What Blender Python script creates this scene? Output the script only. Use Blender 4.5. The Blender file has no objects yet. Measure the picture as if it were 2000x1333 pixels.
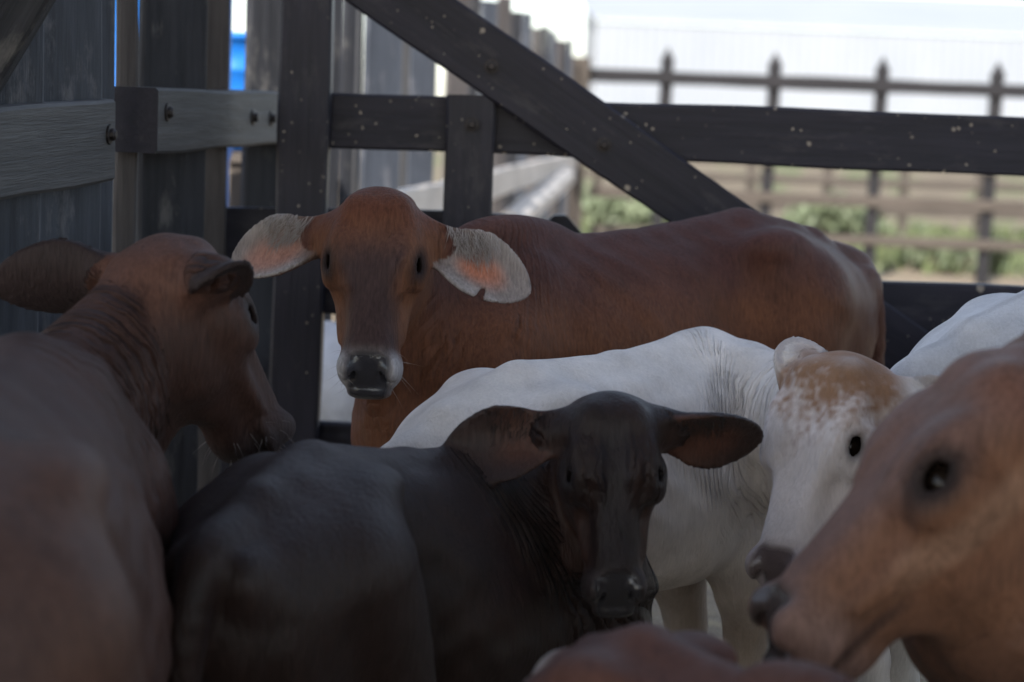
import bpy, math, random
import numpy as np
from mathutils import Vector, Matrix

scene = bpy.context.scene
COL = scene.collection
R = math.radians

# ------------------------------------------------------------------ camera, sky, sun, exposure
CAM = np.array((0.0, 0.0, 1.30)); FPX = 70.0 / 36.0 * 2000.0
PITCH, ROLL = R(6.4), R(2.2)
_f = np.array((0, math.cos(PITCH), -math.sin(PITCH))); _u0 = np.array((0, math.sin(PITCH), math.cos(PITCH))); _r0 = np.array((1.0, 0, 0))
_r = math.cos(ROLL) * _r0 + math.sin(ROLL) * _u0
_u = math.cos(ROLL) * _u0 - math.sin(ROLL) * _r0

def at(px, py, Y):
    """world point seen at photo pixel (px, py) at forward distance Y"""
    d = _f + _r * (px - 1000) / FPX + _u * (666.5 - py) / FPX
    return CAM + d * (Y / d[1])

cam = bpy.data.cameras.new('camera'); cam_o = bpy.data.objects.new('camera', cam); COL.objects.link(cam_o)
cam.lens = 70; cam.sensor_width = 36; cam.clip_end = 3000; cam.clip_start = 0.05
cam_o.matrix_world = Matrix(((_r[0], _u[0], -_f[0], CAM[0]), (_r[1], _u[1], -_f[1], CAM[1]), (_r[2], _u[2], -_f[2], CAM[2]), (0, 0, 0, 1)))
cam.dof.use_dof = True; cam.dof.focus_distance = 3.55; cam.dof.aperture_fstop = 2.8
scene.camera = cam_o

SUN_EL, SUN_AZ = R(40), R(198)            # azimuth clockwise from +Y
world = bpy.data.worlds.new('World'); scene.world = world; world.use_nodes = True
nt = world.node_tree; nt.nodes.clear()
wo = nt.nodes.new('ShaderNodeOutputWorld'); bg = nt.nodes.new('ShaderNodeBackground'); sky = nt.nodes.new('ShaderNodeTexSky')
sky.sky_type = 'NISHITA'; sky.sun_disc = False; sky.sun_elevation = SUN_EL; sky.sun_rotation = SUN_AZ
sky.air_density = 1.0; sky.dust_density = 1.0; sky.ozone_density = 1.0
bg.inputs['Strength'].default_value = 0.10
hs = nt.nodes.new('ShaderNodeHueSaturation'); hs.inputs['Saturation'].default_value = .68      # thin bright overcast
nt.links.new(sky.outputs[0], hs.inputs['Color']); nt.links.new(hs.outputs[0], bg.inputs[0]); nt.links.new(bg.outputs[0], wo.inputs[0])
sun = bpy.data.lights.new('sun', 'SUN'); sun.energy = 3.0; sun.angle = R(0.8); sun.color = (1, 0.95, 0.88)
sun_o = bpy.data.objects.new('sun', sun); COL.objects.link(sun_o)
_sd = Vector((math.sin(SUN_AZ) * math.cos(SUN_EL), math.cos(SUN_AZ) * math.cos(SUN_EL), math.sin(SUN_EL)))
sun_o.rotation_euler = _sd.to_track_quat('Z', 'Y').to_euler(); sun_o.location = (0, 0, 20)
scene.view_settings.view_transform = 'Standard'; scene.view_settings.look = 'None'
scene.view_settings.exposure = 1.68; scene.view_settings.gamma = 1
scene.render.engine = 'CYCLES'

rng = np.random.default_rng(7); random.seed(7)

# ------------------------------------------------------------------ object helpers
def tag(o, label=None, cat=None, group=None, kind=None):
    if label: o['label'] = label
    if cat: o['category'] = cat
    if group: o['group'] = group
    if kind: o['kind'] = kind
    return o

def empty(name, loc, label=None, cat=None, group=None):
    o = bpy.data.objects.new(name, None); COL.objects.link(o); o.location = loc; o.empty_display_size = .1
    return tag(o, label, cat, group)

def mesh_obj(name, V, F, mat, parent=None, smooth=False, mw=None):
    me = bpy.data.meshes.new(name); me.from_pydata([tuple(v) for v in V], [], [tuple(f) for f in F]); me.update()
    if smooth: me.shade_smooth()
    if mat: me.materials.append(mat)
    o = bpy.data.objects.new(name, me); COL.objects.link(o)
    if parent is not None:
        o.parent = parent; o.matrix_parent_inverse = parent.matrix_basis.inverted()
    if mw is not None: o.matrix_basis = mw
    return o

# ------------------------------------------------------------------ materials
def new_mat(name):
    m = bpy.data.materials.new(name); m.use_nodes = True
    n = m.node_tree.nodes; b = n['Principled BSDF']
    return m, m.node_tree, b

def N(t, typ, **kw):
    n = t.nodes.new(typ)
    for k, v in kw.items():
        if hasattr(n, k): setattr(n, k, v)
        else: n.inputs[k].default_value = v
    return n

def mapping(t, src, scale):
    m = t.nodes.new('ShaderNodeMapping'); m.inputs['Scale'].default_value = scale; t.links.new(src, m.inputs['Vector']); return m.outputs[0]

def noise(t, vec, scale, detail=4, rough=.55):
    n = N(t, 'ShaderNodeTexNoise'); n.inputs['Scale'].default_value = scale; n.inputs['Detail'].default_value = detail; n.inputs['Roughness'].default_value = rough
    if vec is not None: t.links.new(vec, n.inputs['Vector'])
    return n.outputs['Fac']

def ramp(t, fac, stops):
    r = t.nodes.new('ShaderNodeValToRGB'); e = r.color_ramp.elements
    while len(e) < len(stops): e.new(.5)
    for el, (p, c) in zip(e, stops):
        el.position = p; el.color = c if len(c) == 4 else (*c, 1)
    t.links.new(fac, r.inputs[0]); return r.outputs[0]

def mixc(t, fac, a, b, mode='MIX'):
    m = t.nodes.new('ShaderNodeMix'); m.data_type = 'RGBA'; m.blend_type = mode
    for s, v in ((m.inputs[0], fac), (m.inputs[6], a), (m.inputs[7], b)):
        if isinstance(v, (int, float)): s.default_value = v
        elif isinstance(v, tuple): s.default_value = v if len(v) == 4 else (*v, 1)
        else: t.links.new(v, s)
    return m.outputs[2]

def mth(t, op, a, b=None, clamp=False):
    m = t.nodes.new('ShaderNodeMath'); m.operation = op; m.use_clamp = clamp
    for s, v in ((m.inputs[0], a), (m.inputs[1], b)):
        if v is None: continue
        if isinstance(v, (int, float)): s.default_value = v
        else: t.links.new(v, s)
    return m.outputs[0]

def bump(t, b, h, dist, strength=1.0, prev=None):
    n = t.nodes.new('ShaderNodeBump'); n.inputs['Distance'].default_value = dist; n.inputs['Strength'].default_value = strength
    t.links.new(h, n.inputs['Height'])
    if prev is not None: t.links.new(prev, n.inputs['Normal'])
    if b is not None: t.links.new(n.outputs[0], b.inputs['Normal'])
    return n.outputs[0]

def wood(name, c0, c1, flecks=0.0, fleck_col=(.35, .30, .24), rough=.6, grain=.0015, worn=None, worn_amt=.0):
    """sawn timber; local X runs along the plank"""
    m, t, b = new_mat(name)
    tc = t.nodes.new('ShaderNodeTexCoord').outputs['Object']
    oi = t.nodes.new('ShaderNodeObjectInfo')
    add = t.nodes.new('ShaderNodeVectorMath'); add.operation = 'ADD'; t.links.new(tc, add.inputs[0])
    sc = t.nodes.new('ShaderNodeVectorMath'); sc.operation = 'SCALE'; sc.inputs['Scale'].default_value = 37.0
    comb = t.nodes.new('ShaderNodeCombineXYZ')
    for i in range(3): t.links.new(oi.outputs['Random'], comb.inputs[i])
    t.links.new(comb.outputs[0], sc.inputs[0]); t.links.new(sc.outputs[0], add.inputs[1]); v = add.outputs[0]
    g1 = noise(t, mapping(t, v, (3, 60, 60)), 1.0, 6, .65)
    g2 = noise(t, mapping(t, v, (10, 300, 300)), 1.0, 4, .6)
    big = noise(t, mapping(t, v, (3, 7, 7)), 1.0, 4)
    col = ramp(t, g1, [(.32, c0), (.68, c1)])
    col = mixc(t, mth(t, 'MULTIPLY', mth(t, 'SUBTRACT', big, .35, True), 1.1, True), col, tuple(x * .45 for x in c0), 'MIX')
    if worn:
        wn = ramp(t, noise(t, mapping(t, v, (5, 16, 16)), 1.0, 7, .7), [(.55, (0, 0, 0)), (.66, (1, 1, 1))])
        col = mixc(t, mth(t, 'MULTIPLY', wn, worn_amt), col, worn)
    if flecks > 0:
        gate = ramp(t, noise(t, v, 5.0, 3), [(.42, (.15, .15, .15)), (.52, (1, 1, 1))]); msk = None
        warp = t.nodes.new('ShaderNodeVectorMath'); warp.operation = 'ADD'; t.links.new(v, warp.inputs[0]); nz = N(t, 'ShaderNodeTexNoise'); nz.inputs['Scale'].default_value = 120; t.links.new(v, nz.inputs['Vector'])
        sc_ = t.nodes.new('ShaderNodeVectorMath'); sc_.operation = 'SCALE'; sc_.inputs['Scale'].default_value = .008; t.links.new(nz.outputs['Color'], sc_.inputs[0]); t.links.new(sc_.outputs[0], warp.inputs[1])
        for scl, rad in ((13.0, .17), (31.0, .20)):
            vo = N(t, 'ShaderNodeTexVoronoi'); vo.inputs['Scale'].default_value = scl; t.links.new(warp.outputs[0], vo.inputs['Vector'])
            rnd = t.nodes.new('ShaderNodeSeparateColor'); t.links.new(vo.outputs['Color'], rnd.inputs[0])
            sz = mth(t, 'MULTIPLY', mth(t, 'POWER', rnd.outputs[1], 1.5), rad)
            mk = mth(t, 'MULTIPLY', mth(t, 'SUBTRACT', sz, vo.outputs['Distance']), 25.0, True); mk = mth(t, 'MULTIPLY', mk, mth(t, 'GREATER_THAN', rnd.outputs[0], 1 - flecks))
            msk = mk if msk is None else mth(t, 'MAXIMUM', msk, mk)
        msk = mth(t, 'MULTIPLY', msk, gate)
        vo2 = N(t, 'ShaderNodeTexVoronoi'); vo2.inputs['Scale'].default_value = 60; t.links.new(v, vo2.inputs['Vector'])
        r2 = t.nodes.new('ShaderNodeSeparateColor'); t.links.new(vo2.outputs['Color'], r2.inputs[0])
        m2 = mth(t, 'MULTIPLY', ramp(t, vo2.outputs['Distance'], [(.12, (1, 1, 1)), (.22, (0, 0, 0))]), mth(t, 'GREATER_THAN', r2.outputs[0], .93))
        col = mixc(t, mth(t, 'MULTIPLY', msk, .8), col, fleck_col)
        col = mixc(t, mth(t, 'MULTIPLY', m2, .45), col, fleck_col)
    t.links.new(col, b.inputs['Base Color']); b.inputs['Roughness'].default_value = rough; b.inputs['Specular IOR Level'].default_value = .3
    h = mth(t, 'ADD', mth(t, 'MULTIPLY', g1, 1.0), mth(t, 'MULTIPLY', g2, .5))
    bump(t, b, h, grain * 2.2)
    return m

M = {}
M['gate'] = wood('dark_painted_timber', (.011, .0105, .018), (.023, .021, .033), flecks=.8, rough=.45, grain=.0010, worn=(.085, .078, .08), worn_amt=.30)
M['board'] = wood('blue_grey_boards', (.036, .042, .055), (.072, .082, .104), rough=.65, grain=.002, worn=(.22, .22, .24), worn_amt=.35)
M['board_dark'] = wood('dark_boards', (.014, .015, .019), (.036, .037, .044), rough=.7, grain=.002, worn=(.16, .15, .14), worn_amt=.5)
M['board_brown'] = wood('brown_grey_boards', (.045, .04, .04), (.10, .09, .088), rough=.7, grain=.002)
M['rail'] = wood('weathered_rail', (.045, .045, .048), (.09, .088, .09), rough=.6, grain=.0015, worn=(.05, .05, .05), worn_amt=.3)
M['pale'] = wood('pale_timber', (.50, .46, .42), (.62, .58, .54), rough=.7, grain=.002)  # pale timber for one far left rail and the log
M['far'] = wood('far_fence_timber', (.010, .010, .012), (.022, .020, .023), rough=.7, grain=.002)
M['brownfar'] = wood('brown_timber', (.06, .050, .042), (.10, .083, .07), rough=.8, grain=.002)

def simple(name, col, rough=.5, metal=0.0, var=.15, scale=30, spec=.5, bmp=0.0):
    m, t, b = new_mat(name)
    tc = t.nodes.new('ShaderNodeTexCoord').outputs['Object']
    n = noise(t, tc, scale, 5)
    c = ramp(t, n, [(.3, tuple(x * (1 - var) for x in col)), (.7, tuple(min(1, x * (1 + var)) for x in col))])
    t.links.new(c, b.inputs['Base Color']); b.inputs['Roughness'].default_value = rough; b.inputs['Metallic'].default_value = metal
    b.inputs['Specular IOR Level'].default_value = spec
    if bmp: bump(t, b, n, bmp)
    return m
M['bolt'] = simple('rusty_bolt', (.035, .03, .03), .5, .6, .4, 90)
M['blue'] = simple('blue_plastic', (.015, .17, .58), .4, 0, .08)
M['white_sheet'] = None

# ------------------------------------------------------------------ planks
def frame_from(x, z_hint):
    x = Vector(x).normalized(); z = Vector(z_hint); z = (z - x * z.dot(x)).normalized(); y = z.cross(x)
    return x, y, z

def plank(name, p0, p1, width, thick, wdir, mat, parent=None, rough=.003, seg=.12, ends=None, ch=.006, taper=1.0):
    """a sawn plank from p0 to p1 (centre line); wdir is the direction of its width"""
    p0 = Vector(p0); p1 = Vector(p1); L = (p1 - p0).length
    x, y, z = frame_from(p1 - p0, wdir)
    n = max(2, int(L / seg) + 1); V = []; F = []
    w, h = width / 2, thick / 2
    prof = [(w - ch, -h), (w, -h + ch), (w, h - ch), (w - ch, h), (-w + ch, h), (-w, h - ch), (-w, -h + ch), (-w + ch, -h)]
    ph = rng.uniform(0, 6.28, 4)
    for i in range(n):
        s = i / (n - 1) * L; tp = 1 + (taper - 1) * i / (n - 1)
        e = rough * (math.sin(s * 3.1 + ph[0]) + .5 * math.sin(s * 9 + ph[1]))
        e2 = rough * (math.sin(s * 2.7 + ph[2]) + .5 * math.sin(s * 11 + ph[3]))
        for (a, b_) in prof:
            V.append((s, b_, a * tp + (e if a > 0 else e2)))
    for i in range(n - 1):
        for j in range(8):
            a, b_ = i * 8 + j, i * 8 + (j + 1) % 8
            F.append((a, b_, b_ + 8, a + 8))
    F.append(tuple(range(7, -1, -1))); F.append(tuple((n - 1) * 8 + j for j in range(8)))
    mw = Matrix(((x[0], y[0], z[0], p0[0]), (x[1], y[1], z[1], p0[1]), (x[2], y[2], z[2], p0[2]), (0, 0, 0, 1)))
    o = mesh_obj(name, V, F, mat, parent, mw=mw)
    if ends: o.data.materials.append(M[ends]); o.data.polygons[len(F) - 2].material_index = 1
    return o

def bolt(parent, p, nrm, r=.014):
    x, y, z = frame_from((0, 0, 1) if abs(nrm[2]) < .9 else (1, 0, 0), nrm)
    V = []; F = []
    rings = [(r * 1.5, -.004), (r * 1.5, .003), (r * .95, .004), (r * .9, .010), (r * .6, .014)]
    for rr, hh in rings:
        for k in range(10):
            a = k * .6283; V.append(Vector(p) + x * rr * math.cos(a) + y * rr * math.sin(a) + z * hh)
    for i in range(len(rings) - 1):
        for k in range(10): F.append((i * 10 + k, i * 10 + (k + 1) % 10, (i + 1) * 10 + (k + 1) % 10, (i + 1) * 10 + k))
    F.append(tuple(40 + k for k in range(10)))
    return mesh_obj('bolt', V, F, M['bolt'], parent, smooth=False)

# ================================================================== SCULPTING: signed distance field -> one continuous mesh
def nrm(v): v = np.asarray(v, float); return v / np.linalg.norm(v)
def sstep(a, b, x):
    t = np.clip((x - a) / (b - a), 0, 1); return t * t * (3 - 2 * t)

def pchip_table(xs, ys, n=160):
    xs = np.asarray(xs, float); ys = np.asarray(ys, float)
    h = np.diff(xs); dl = np.diff(ys) / h; m = np.zeros(len(xs)); m[0] = dl[0]; m[-1] = dl[-1]
    for i in range(1, len(xs) - 1):
        m[i] = (dl[i - 1] * h[i] + dl[i] * h[i - 1]) / (h[i] + h[i - 1])
    q = np.linspace(xs[0], xs[-1], n); k = np.clip(np.searchsorted(xs, q) - 1, 0, len(xs) - 2)
    t = (q - xs[k]) / h[k]
    y = (2 * t**3 - 3 * t**2 + 1) * ys[k] + (t**3 - 2 * t**2 + t) * h[k] * m[k] + (-2 * t**3 + 3 * t**2) * ys[k + 1] + (t**3 - t**2) * h[k] * m[k + 1]
    return q, y

class Field:
    def __init__(s): s.p = []
    def add(s, f, c, r, k=.03, op='u'): s.p.append((f, np.asarray(c, np.float32), float(r), k, op))
    def __call__(s, P):
        d = np.full(len(P), .3, np.float32)
        for f, c, r, k, op in s.p:
            q = P - c; idx = np.nonzero((q * q).sum(1) < (r + k + .06) ** 2)[0]
            if len(idx) == 0: continue
            e = f(P[idx]).astype(np.float32); a = d[idx]
            if op == 'u':
                h = np.maximum(k - np.abs(a - e), 0) / k; d[idx] = np.minimum(a, e) - h * h * k * .25
            else:
                e = -e; h = np.maximum(k - np.abs(a - e), 0) / k; d[idx] = np.maximum(a, e) + h * h * k * .25
        return d

def ell(c, r, ax=None):
    c = np.asarray(c, np.float32); r = np.asarray(r, np.float32)
    A = np.eye(3, dtype=np.float32) if ax is None else np.asarray(ax, np.float32)      # rows = axes
    def f(P):
        q = (P - c) @ A.T
        k0 = np.sqrt(((q / r) ** 2).sum(1)) + 1e-6; k1 = np.sqrt(((q / (r * r)) ** 2).sum(1)) + 1e-6
        return k0 * (k0 - 1) / k1
    return f, c, float(max(r))

def cone_chain(pts, rad):
    """chain of tapered capsules"""
    pts = np.asarray(pts, np.float32); rad = np.asarray(rad, np.float32)
    c = pts.mean(0); rr = float(np.linalg.norm(pts - c, axis=1).max() + rad.max())
    def f(P):
        d = None
        for a, b, ra, rb in zip(pts[:-1], pts[1:], rad[:-1], rad[1:]):
            ab = b - a; t = np.clip(((P - a) @ ab) / (ab @ ab), 0, 1)
            e = np.linalg.norm(P - a - t[:, None] * ab, axis=1) - (ra + (rb - ra) * t)
            if d is None: d = e
            else:
                h = np.maximum(.02 - np.abs(d - e), 0) / .02; d = np.minimum(d, e) - h * h * .005
        return d
    return f, c, rr

def smooth_chain(pts, rad, n=4):
    pts = np.asarray(pts, float); rad = np.asarray(rad, float); t = np.arange(len(pts)); o = []; q = None
    for j in range(3):
        q, y = pchip_table(t, pts[:, j], (len(pts) - 1) * n + 1); o.append(y)
    _, rr = pchip_table(t, rad, (len(pts) - 1) * n + 1)
    return np.array(o).T, rr

def tube(pts, ups, rl, ru, rd):
    """bent tube of egg-shaped section; returns field and a function giving (param t, lateral, up)"""
    pts = np.asarray(pts, np.float32); ups = np.asarray(ups, np.float32); n = len(pts)
    rl, ru, rd = (np.asarray(a, np.float32) for a in (rl, ru, rd))
    c = pts.mean(0); rr = float(np.linalg.norm(pts - c, axis=1).max() + max(rl.max(), ru.max(), rd.max()))
    def f(P):
        d = np.full(len(P), 9, np.float32)
        for i in range(n - 1):
            a, b = pts[i], pts[i + 1]; ab = b - a; L = np.linalg.norm(ab); ax = ab / L
            t = np.clip(((P - a) @ ab) / (L * L), 0, 1)
            up = ups[i] + (ups[i + 1] - ups[i]) * .5; up = up - ax * (up @ ax); up /= np.linalg.norm(up); lt = np.cross(up, ax)
            v = P - a - t[:, None] * ab
            l, u, e = v @ lt, v @ up, v @ ax
            RL = rl[i] + (rl[i + 1] - rl[i]) * t; RU = np.where(u > 0, ru[i] + (ru[i + 1] - ru[i]) * t, rd[i] + (rd[i + 1] - rd[i]) * t)
            RA = np.minimum(RL, RU)
            q = np.stack([l / RL, u / RU, e / RA]); g = np.stack([l / RL**2, u / RU**2, e / RA**2])
            k0 = np.sqrt((q * q).sum(0)) + 1e-6; k1 = np.sqrt((g * g).sum(0)) + 1e-6
            d = np.minimum(d, k0 * (k0 - 1) / k1)
        return d
    return f, c, rr

def loft(org, ax, lat, up, xs, top, bot, wid, expo=2.3, ra=.06, tap=.12, slope=0.0, lump=0.0, arc=None):
    """straight loft along ax with spline profiles; returns field + local-coordinate function"""
    org, ax, lat, up = (np.asarray(a, np.float32) for a in (org, ax, lat, up))
    q, T = pchip_table(xs, top); _, B = pchip_table(xs, bot); _, W = pchip_table(xs, wid)
    EX = pchip_table(xs, expo)[1] if np.ndim(expo) else np.full(len(q), expo)
    TP = pchip_table(xs, tap)[1] if np.ndim(tap) else np.full(len(q), tap)
    def loc(P):
        v = P - org; s = v @ ax; l = v @ lat
        if arc is not None:                                  # spine turning right by bt between s0 and s1
            s0, s1, bt = arc; rho = (s1 - s0) / bt; a_, b_ = s - s0, l + rho; th = np.arctan2(a_, np.maximum(b_, 1e-3)); r_ = np.hypot(a_, np.maximum(b_, 1e-3))
            c_, n_ = math.cos(bt), math.sin(bt); ue, le = a_ * c_ - b_ * n_, a_ * n_ + b_ * c_ - rho
            mid_, end_ = (a_ > 0) & (th <= bt), (a_ > 0) & (th > bt)
            s = np.where(mid_, s0 + rho * th, np.where(end_, s1 + ue, s)); l = np.where(mid_, r_ - rho, np.where(end_, le, l))
        return s, l, v @ up - slope * s
    def f(P):
        s, l, z = loc(P); sc = np.clip(s, xs[0], xs[-1]); a = s - sc
        t = np.interp(sc, q, T); b = np.interp(sc, q, B); w = np.interp(sc, q, W); p = np.interp(sc, q, EX); tp = np.interp(sc, q, TP)
        h = (t - b) / 2; u = (z - (t + b) / 2) / h
        w = w * (1 - tp * np.clip(u, -1, 1)); v = l / w; e = a / ra
        A = np.abs(np.stack([v, u, e])) + 1e-5
        k0 = (A ** p).sum(0) ** (1 / p)
        g = (A / k0) ** (p - 1) / np.stack([w, h, np.full_like(w, ra)])
        dd = (k0 - 1) / np.sqrt((g * g).sum(0))
        if lump: dd = dd + lump * (np.sin(P[:, 0] * 47 + 3 * np.sin(P[:, 2] * 19)) * np.sin(P[:, 2] * 38 + 2 * np.sin(P[:, 1] * 23)) + .6 * np.sin(P[:, 1] * 61 + P[:, 0] * 23) * np.sin(P[:, 2] * 71 + P[:, 0] * 31))
        return dd
    mid = org + ax * (xs[0] + xs[-1]) / 2 + up * (np.mean(top) + np.mean(bot)) / 2
    rr = math.hypot((xs[-1] - xs[0]) / 2 + ra, max(np.max(top) - np.min(bot), 2 * np.max(wid)) * .65) + (.25 if arc is not None else 0)
    return (f, mid, rr), loc

def surface_nets(field, lo, hi, h):
    B = 8; lo = np.asarray(lo); hi = np.asarray(hi); nb = np.ceil((hi - lo) / (h * B)).astype(int)
    I = np.stack(np.meshgrid(*[np.arange(n) for n in nb], indexing='ij'), -1).reshape(-1, 3)
    d = field((lo + (I + .5) * h * B).astype(np.float32))
    I = I[np.abs(d) < h * B * 1.35]
    dim = nb * B + 2; S = np.array([dim[1] * dim[2], dim[2], 1], np.int64)
    o = np.stack(np.meshgrid(*[np.arange(B + 1)] * 3, indexing='ij'), -1).reshape(-1, 3)
    K = np.unique(((I[:, None, :] * B + o[None]).reshape(-1, 3) @ S))
    ijk = np.stack([K // S[0], K % S[0] // S[1], K % S[1]], -1)
    D = np.empty(len(K), np.float32)
    for a in range(0, len(K), 400000): D[a:a + 400000] = field((lo + ijk[a:a + 400000] * h).astype(np.float32))
    corners = np.array([[i, j, k] for i in (0, 1) for j in (0, 1) for k in (0, 1)])
    off = corners @ S
    ix = np.searchsorted(K, K[:, None] + off[None]); ix = np.minimum(ix, len(K) - 1)
    ok = (K[ix] == K[:, None] + off[None]).all(1)
    cd = D[ix]; neg = cd < 0; act = ok & neg.any(1) & ~neg.all(1)
    cells = np.nonzero(act)[0]; cd = cd[cells]
    E = [(a, b) for a in range(8) for b in range(a + 1, 8) if abs(corners[a] - corners[b]).sum() == 1]
    acc = np.zeros((len(cells), 3)); cnt = np.zeros(len(cells))
    for a, b in E:
        x, y = cd[:, a], cd[:, b]; m = (x < 0) != (y < 0); t = np.where(m, x / (x - y + 1e-12), 0)
        acc += m[:, None] * (corners[a] + t[:, None] * (corners[b] - corners[a])); cnt += m
    V = lo + (ijk[cells] + acc / cnt[:, None]) * h
    vid = np.full(len(K), -1); vid[cells] = np.arange(len(cells))
    Fs = []
    for ax in range(3):
        j = np.searchsorted(K, K + S[ax]); j = np.minimum(j, len(K) - 1); has = K[j] == K + S[ax]
        sc = has & ((D < 0) != (D[j] < 0)); e = np.nonzero(sc)[0]
        u, v = S[(ax + 1) % 3], S[(ax + 2) % 3]; q = []
        for w in (0, -u, -u - v, -v):
            kk = K[e] + w; p = np.minimum(np.searchsorted(K, kk), len(K) - 1); q.append(np.where(K[p] == kk, vid[p], -1))
        q = np.stack(q, 1); g = (q >= 0).all(1); q = q[g]; fl = D[e][g] > 0
        q[fl] = q[fl][:, ::-1]; Fs.append(q)
    F = np.concatenate(Fs)
    def grad(V):
        e = h * .6; G = np.empty((len(V), 3))
        for i in range(3):
            dv = np.zeros(3); dv[i] = e; G[:, i] = (field((V + dv).astype(np.float32)) - field((V - dv).astype(np.float32))) / (2 * e)
        return G
    for _ in range(2):
        G = grad(V); dd = field(V.astype(np.float32)); g2 = (G * G).sum(1) + .05
        st = (dd / g2)[:, None] * G; n = np.linalg.norm(st, axis=1, keepdims=True); V = V - st * np.minimum(1, h * .6 / (n + 1e-9))
    G = grad(V); Nn = G / (np.linalg.norm(G, axis=1, keepdims=True) + 1e-9)
    return V, F, Nn

# value noise on points, for pigment patches
def vnoise(P, scale, seed=0):
    P = np.asarray(P) * scale + 100; i = np.floor(P).astype(int); f = P - i; f = f * f * (3 - 2 * f)
    def hsh(a): 
        n = (a[:, 0] * 374761393 + a[:, 1] * 668265263 + a[:, 2] * 2147483647 + seed * 974711) & 0xffffffff
        n = ((n ^ (n >> 13)) * 1274126177) & 0xffffffff; return ((n ^ (n >> 16)) & 0xffff) / 65535.0
    o = 0
    for a in (0, 1):
        for b in (0, 1):
            for c in (0, 1):
                w = (f[:, 0] if a else 1 - f[:, 0]) * (f[:, 1] if b else 1 - f[:, 1]) * (f[:, 2] if c else 1 - f[:, 2])
                o = o + w * hsh(i + np.array([a, b, c]))
    return o

# ------------------------------------------------------------------ coat material (pigment comes from the 'coat' attribute)
def coat_material(name, gloss=.50, fold=.009, sheen=.02, hair=.6):
    m, t, b = new_mat(name)
    at_ = lambda n: N(t, 'ShaderNodeAttribute', attribute_name=n)
    coat = at_('coat').outputs['Color']; wet = at_('wet').outputs['Fac']; fu = at_('fold_u').outputs['Fac']; fm = at_('fold_m').outputs['Fac']
    pos = t.nodes.new('ShaderNodeTexCoord').outputs['Object']
    h1 = noise(t, mapping(t, pos, (210, 210, 26)), 1.0, 4, .65)
    h2 = noise(t, mapping(t, pos, (60, 60, 20)), 1.0, 5, .6)
    h3 = noise(t, pos, 9.0, 4, .55)
    v = mth(t, 'ADD', mth(t, 'MULTIPLY', mth(t, 'SUBTRACT', h1, .5), hair * 2.4), mth(t, 'MULTIPLY', mth(t, 'SUBTRACT', h2, .5), hair * 1.0))
    v = mth(t, 'ADD', v, mth(t, 'MULTIPLY', mth(t, 'SUBTRACT', h3, .5), .7))
    v = mth(t, 'ADD', mth(t, 'MULTIPLY', v, mth(t, 'SUBTRACT', 1, wet)), 1.0)
    vm = t.nodes.new('ShaderNodeVectorMath'); vm.operation = 'SCALE'; t.links.new(coat, vm.inputs[0]); t.links.new(v, vm.inputs['Scale'])
    t.links.new(vm.outputs[0], b.inputs['Base Color'])
    t.links.new(mth(t, 'ADD', mth(t, 'MULTIPLY', wet, .26 - gloss), gloss), b.inputs['Roughness'])
    b.inputs['Sheen Weight'].default_value = sheen; b.inputs['Sheen Roughness'].default_value = .45; b.inputs['Sheen Tint'].default_value = (.85, .88, 1, 1)
    b.inputs['Specular IOR Level'].default_value = .24 if 'glossy' in name else .24
    t.links.new(mth(t, 'ADD', mth(t, 'MULTIPLY', wet, .45), .26 if 'glossy' in name else .14), b.inputs['Specular IOR Level'])
    # skin folds across the neck
    n1 = noise(t, pos, 7.0, 3); n2 = noise(t, pos, 26.0, 3)
    ph = mth(t, 'ADD', mth(t, 'MULTIPLY', fu, 1 / .0165), mth(t, 'ADD', mth(t, 'MULTIPLY', n1, 2.4), mth(t, 'MULTIPLY', n2, 1.5)))
    sw = mth(t, 'MULTIPLY', mth(t, 'POWER', mth(t, 'ABSOLUTE', mth(t, 'SINE', mth(t, 'MULTIPLY', ph, 3.1416))), .6), 1.8)
    ph2 = mth(t, 'ADD', mth(t, 'MULTIPLY', fu, 1 / .037), mth(t, 'MULTIPLY', n1, 3.0)); sw2 = mth(t, 'SINE', mth(t, 'MULTIPLY', ph2, 6.2832))
    var = ramp(t, noise(t, pos, 11.0, 2), [(.38, (.05, .05, .05)), (.62, (1, 1, 1))])
    fh = mth(t, 'MULTIPLY', mth(t, 'MULTIPLY', mth(t, 'ADD', sw, mth(t, 'MULTIPLY', sw2, 1.3)), fm), var)
    nb = bump(t, None, fh, fold * .5)
    vo = N(t, 'ShaderNodeTexVoronoi'); vo.inputs['Scale'].default_value = 230; t.links.new(pos, vo.inputs['Vector'])
    hh = mth(t, 'ADD', mth(t, 'MULTIPLY', mth(t, 'ADD', h1, h2), mth(t, 'SUBTRACT', 1, wet)), mth(t, 'MULTIPLY', mth(t, 'MULTIPLY', vo.outputs['Distance'], wet), .09))
    bump(t, b, hh, .0030, 1.0, nb)
    return m
M['coat'] = coat_material('short_coat')
M['coat_dark'] = coat_material('dark_glossy_coat', gloss=.42, sheen=.04, fold=.011)
M['coat_white'] = coat_material('white_coat', gloss=.65, sheen=.03, hair=.16, fold=.0045)
m, t, b = new_mat('eye'); b.inputs['Base Color'].default_value = (.012, .008, .006, 1); b.inputs['Roughness'].default_value = .12; b.inputs['Specular IOR Level'].default_value = .26; M['eye'] = m
M['hair_pale'] = simple('pale_hair', (.42, .38, .36), .6)
M['hair_dark'] = simple('dark_hair', (.02, .016, .016), .5)

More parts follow.
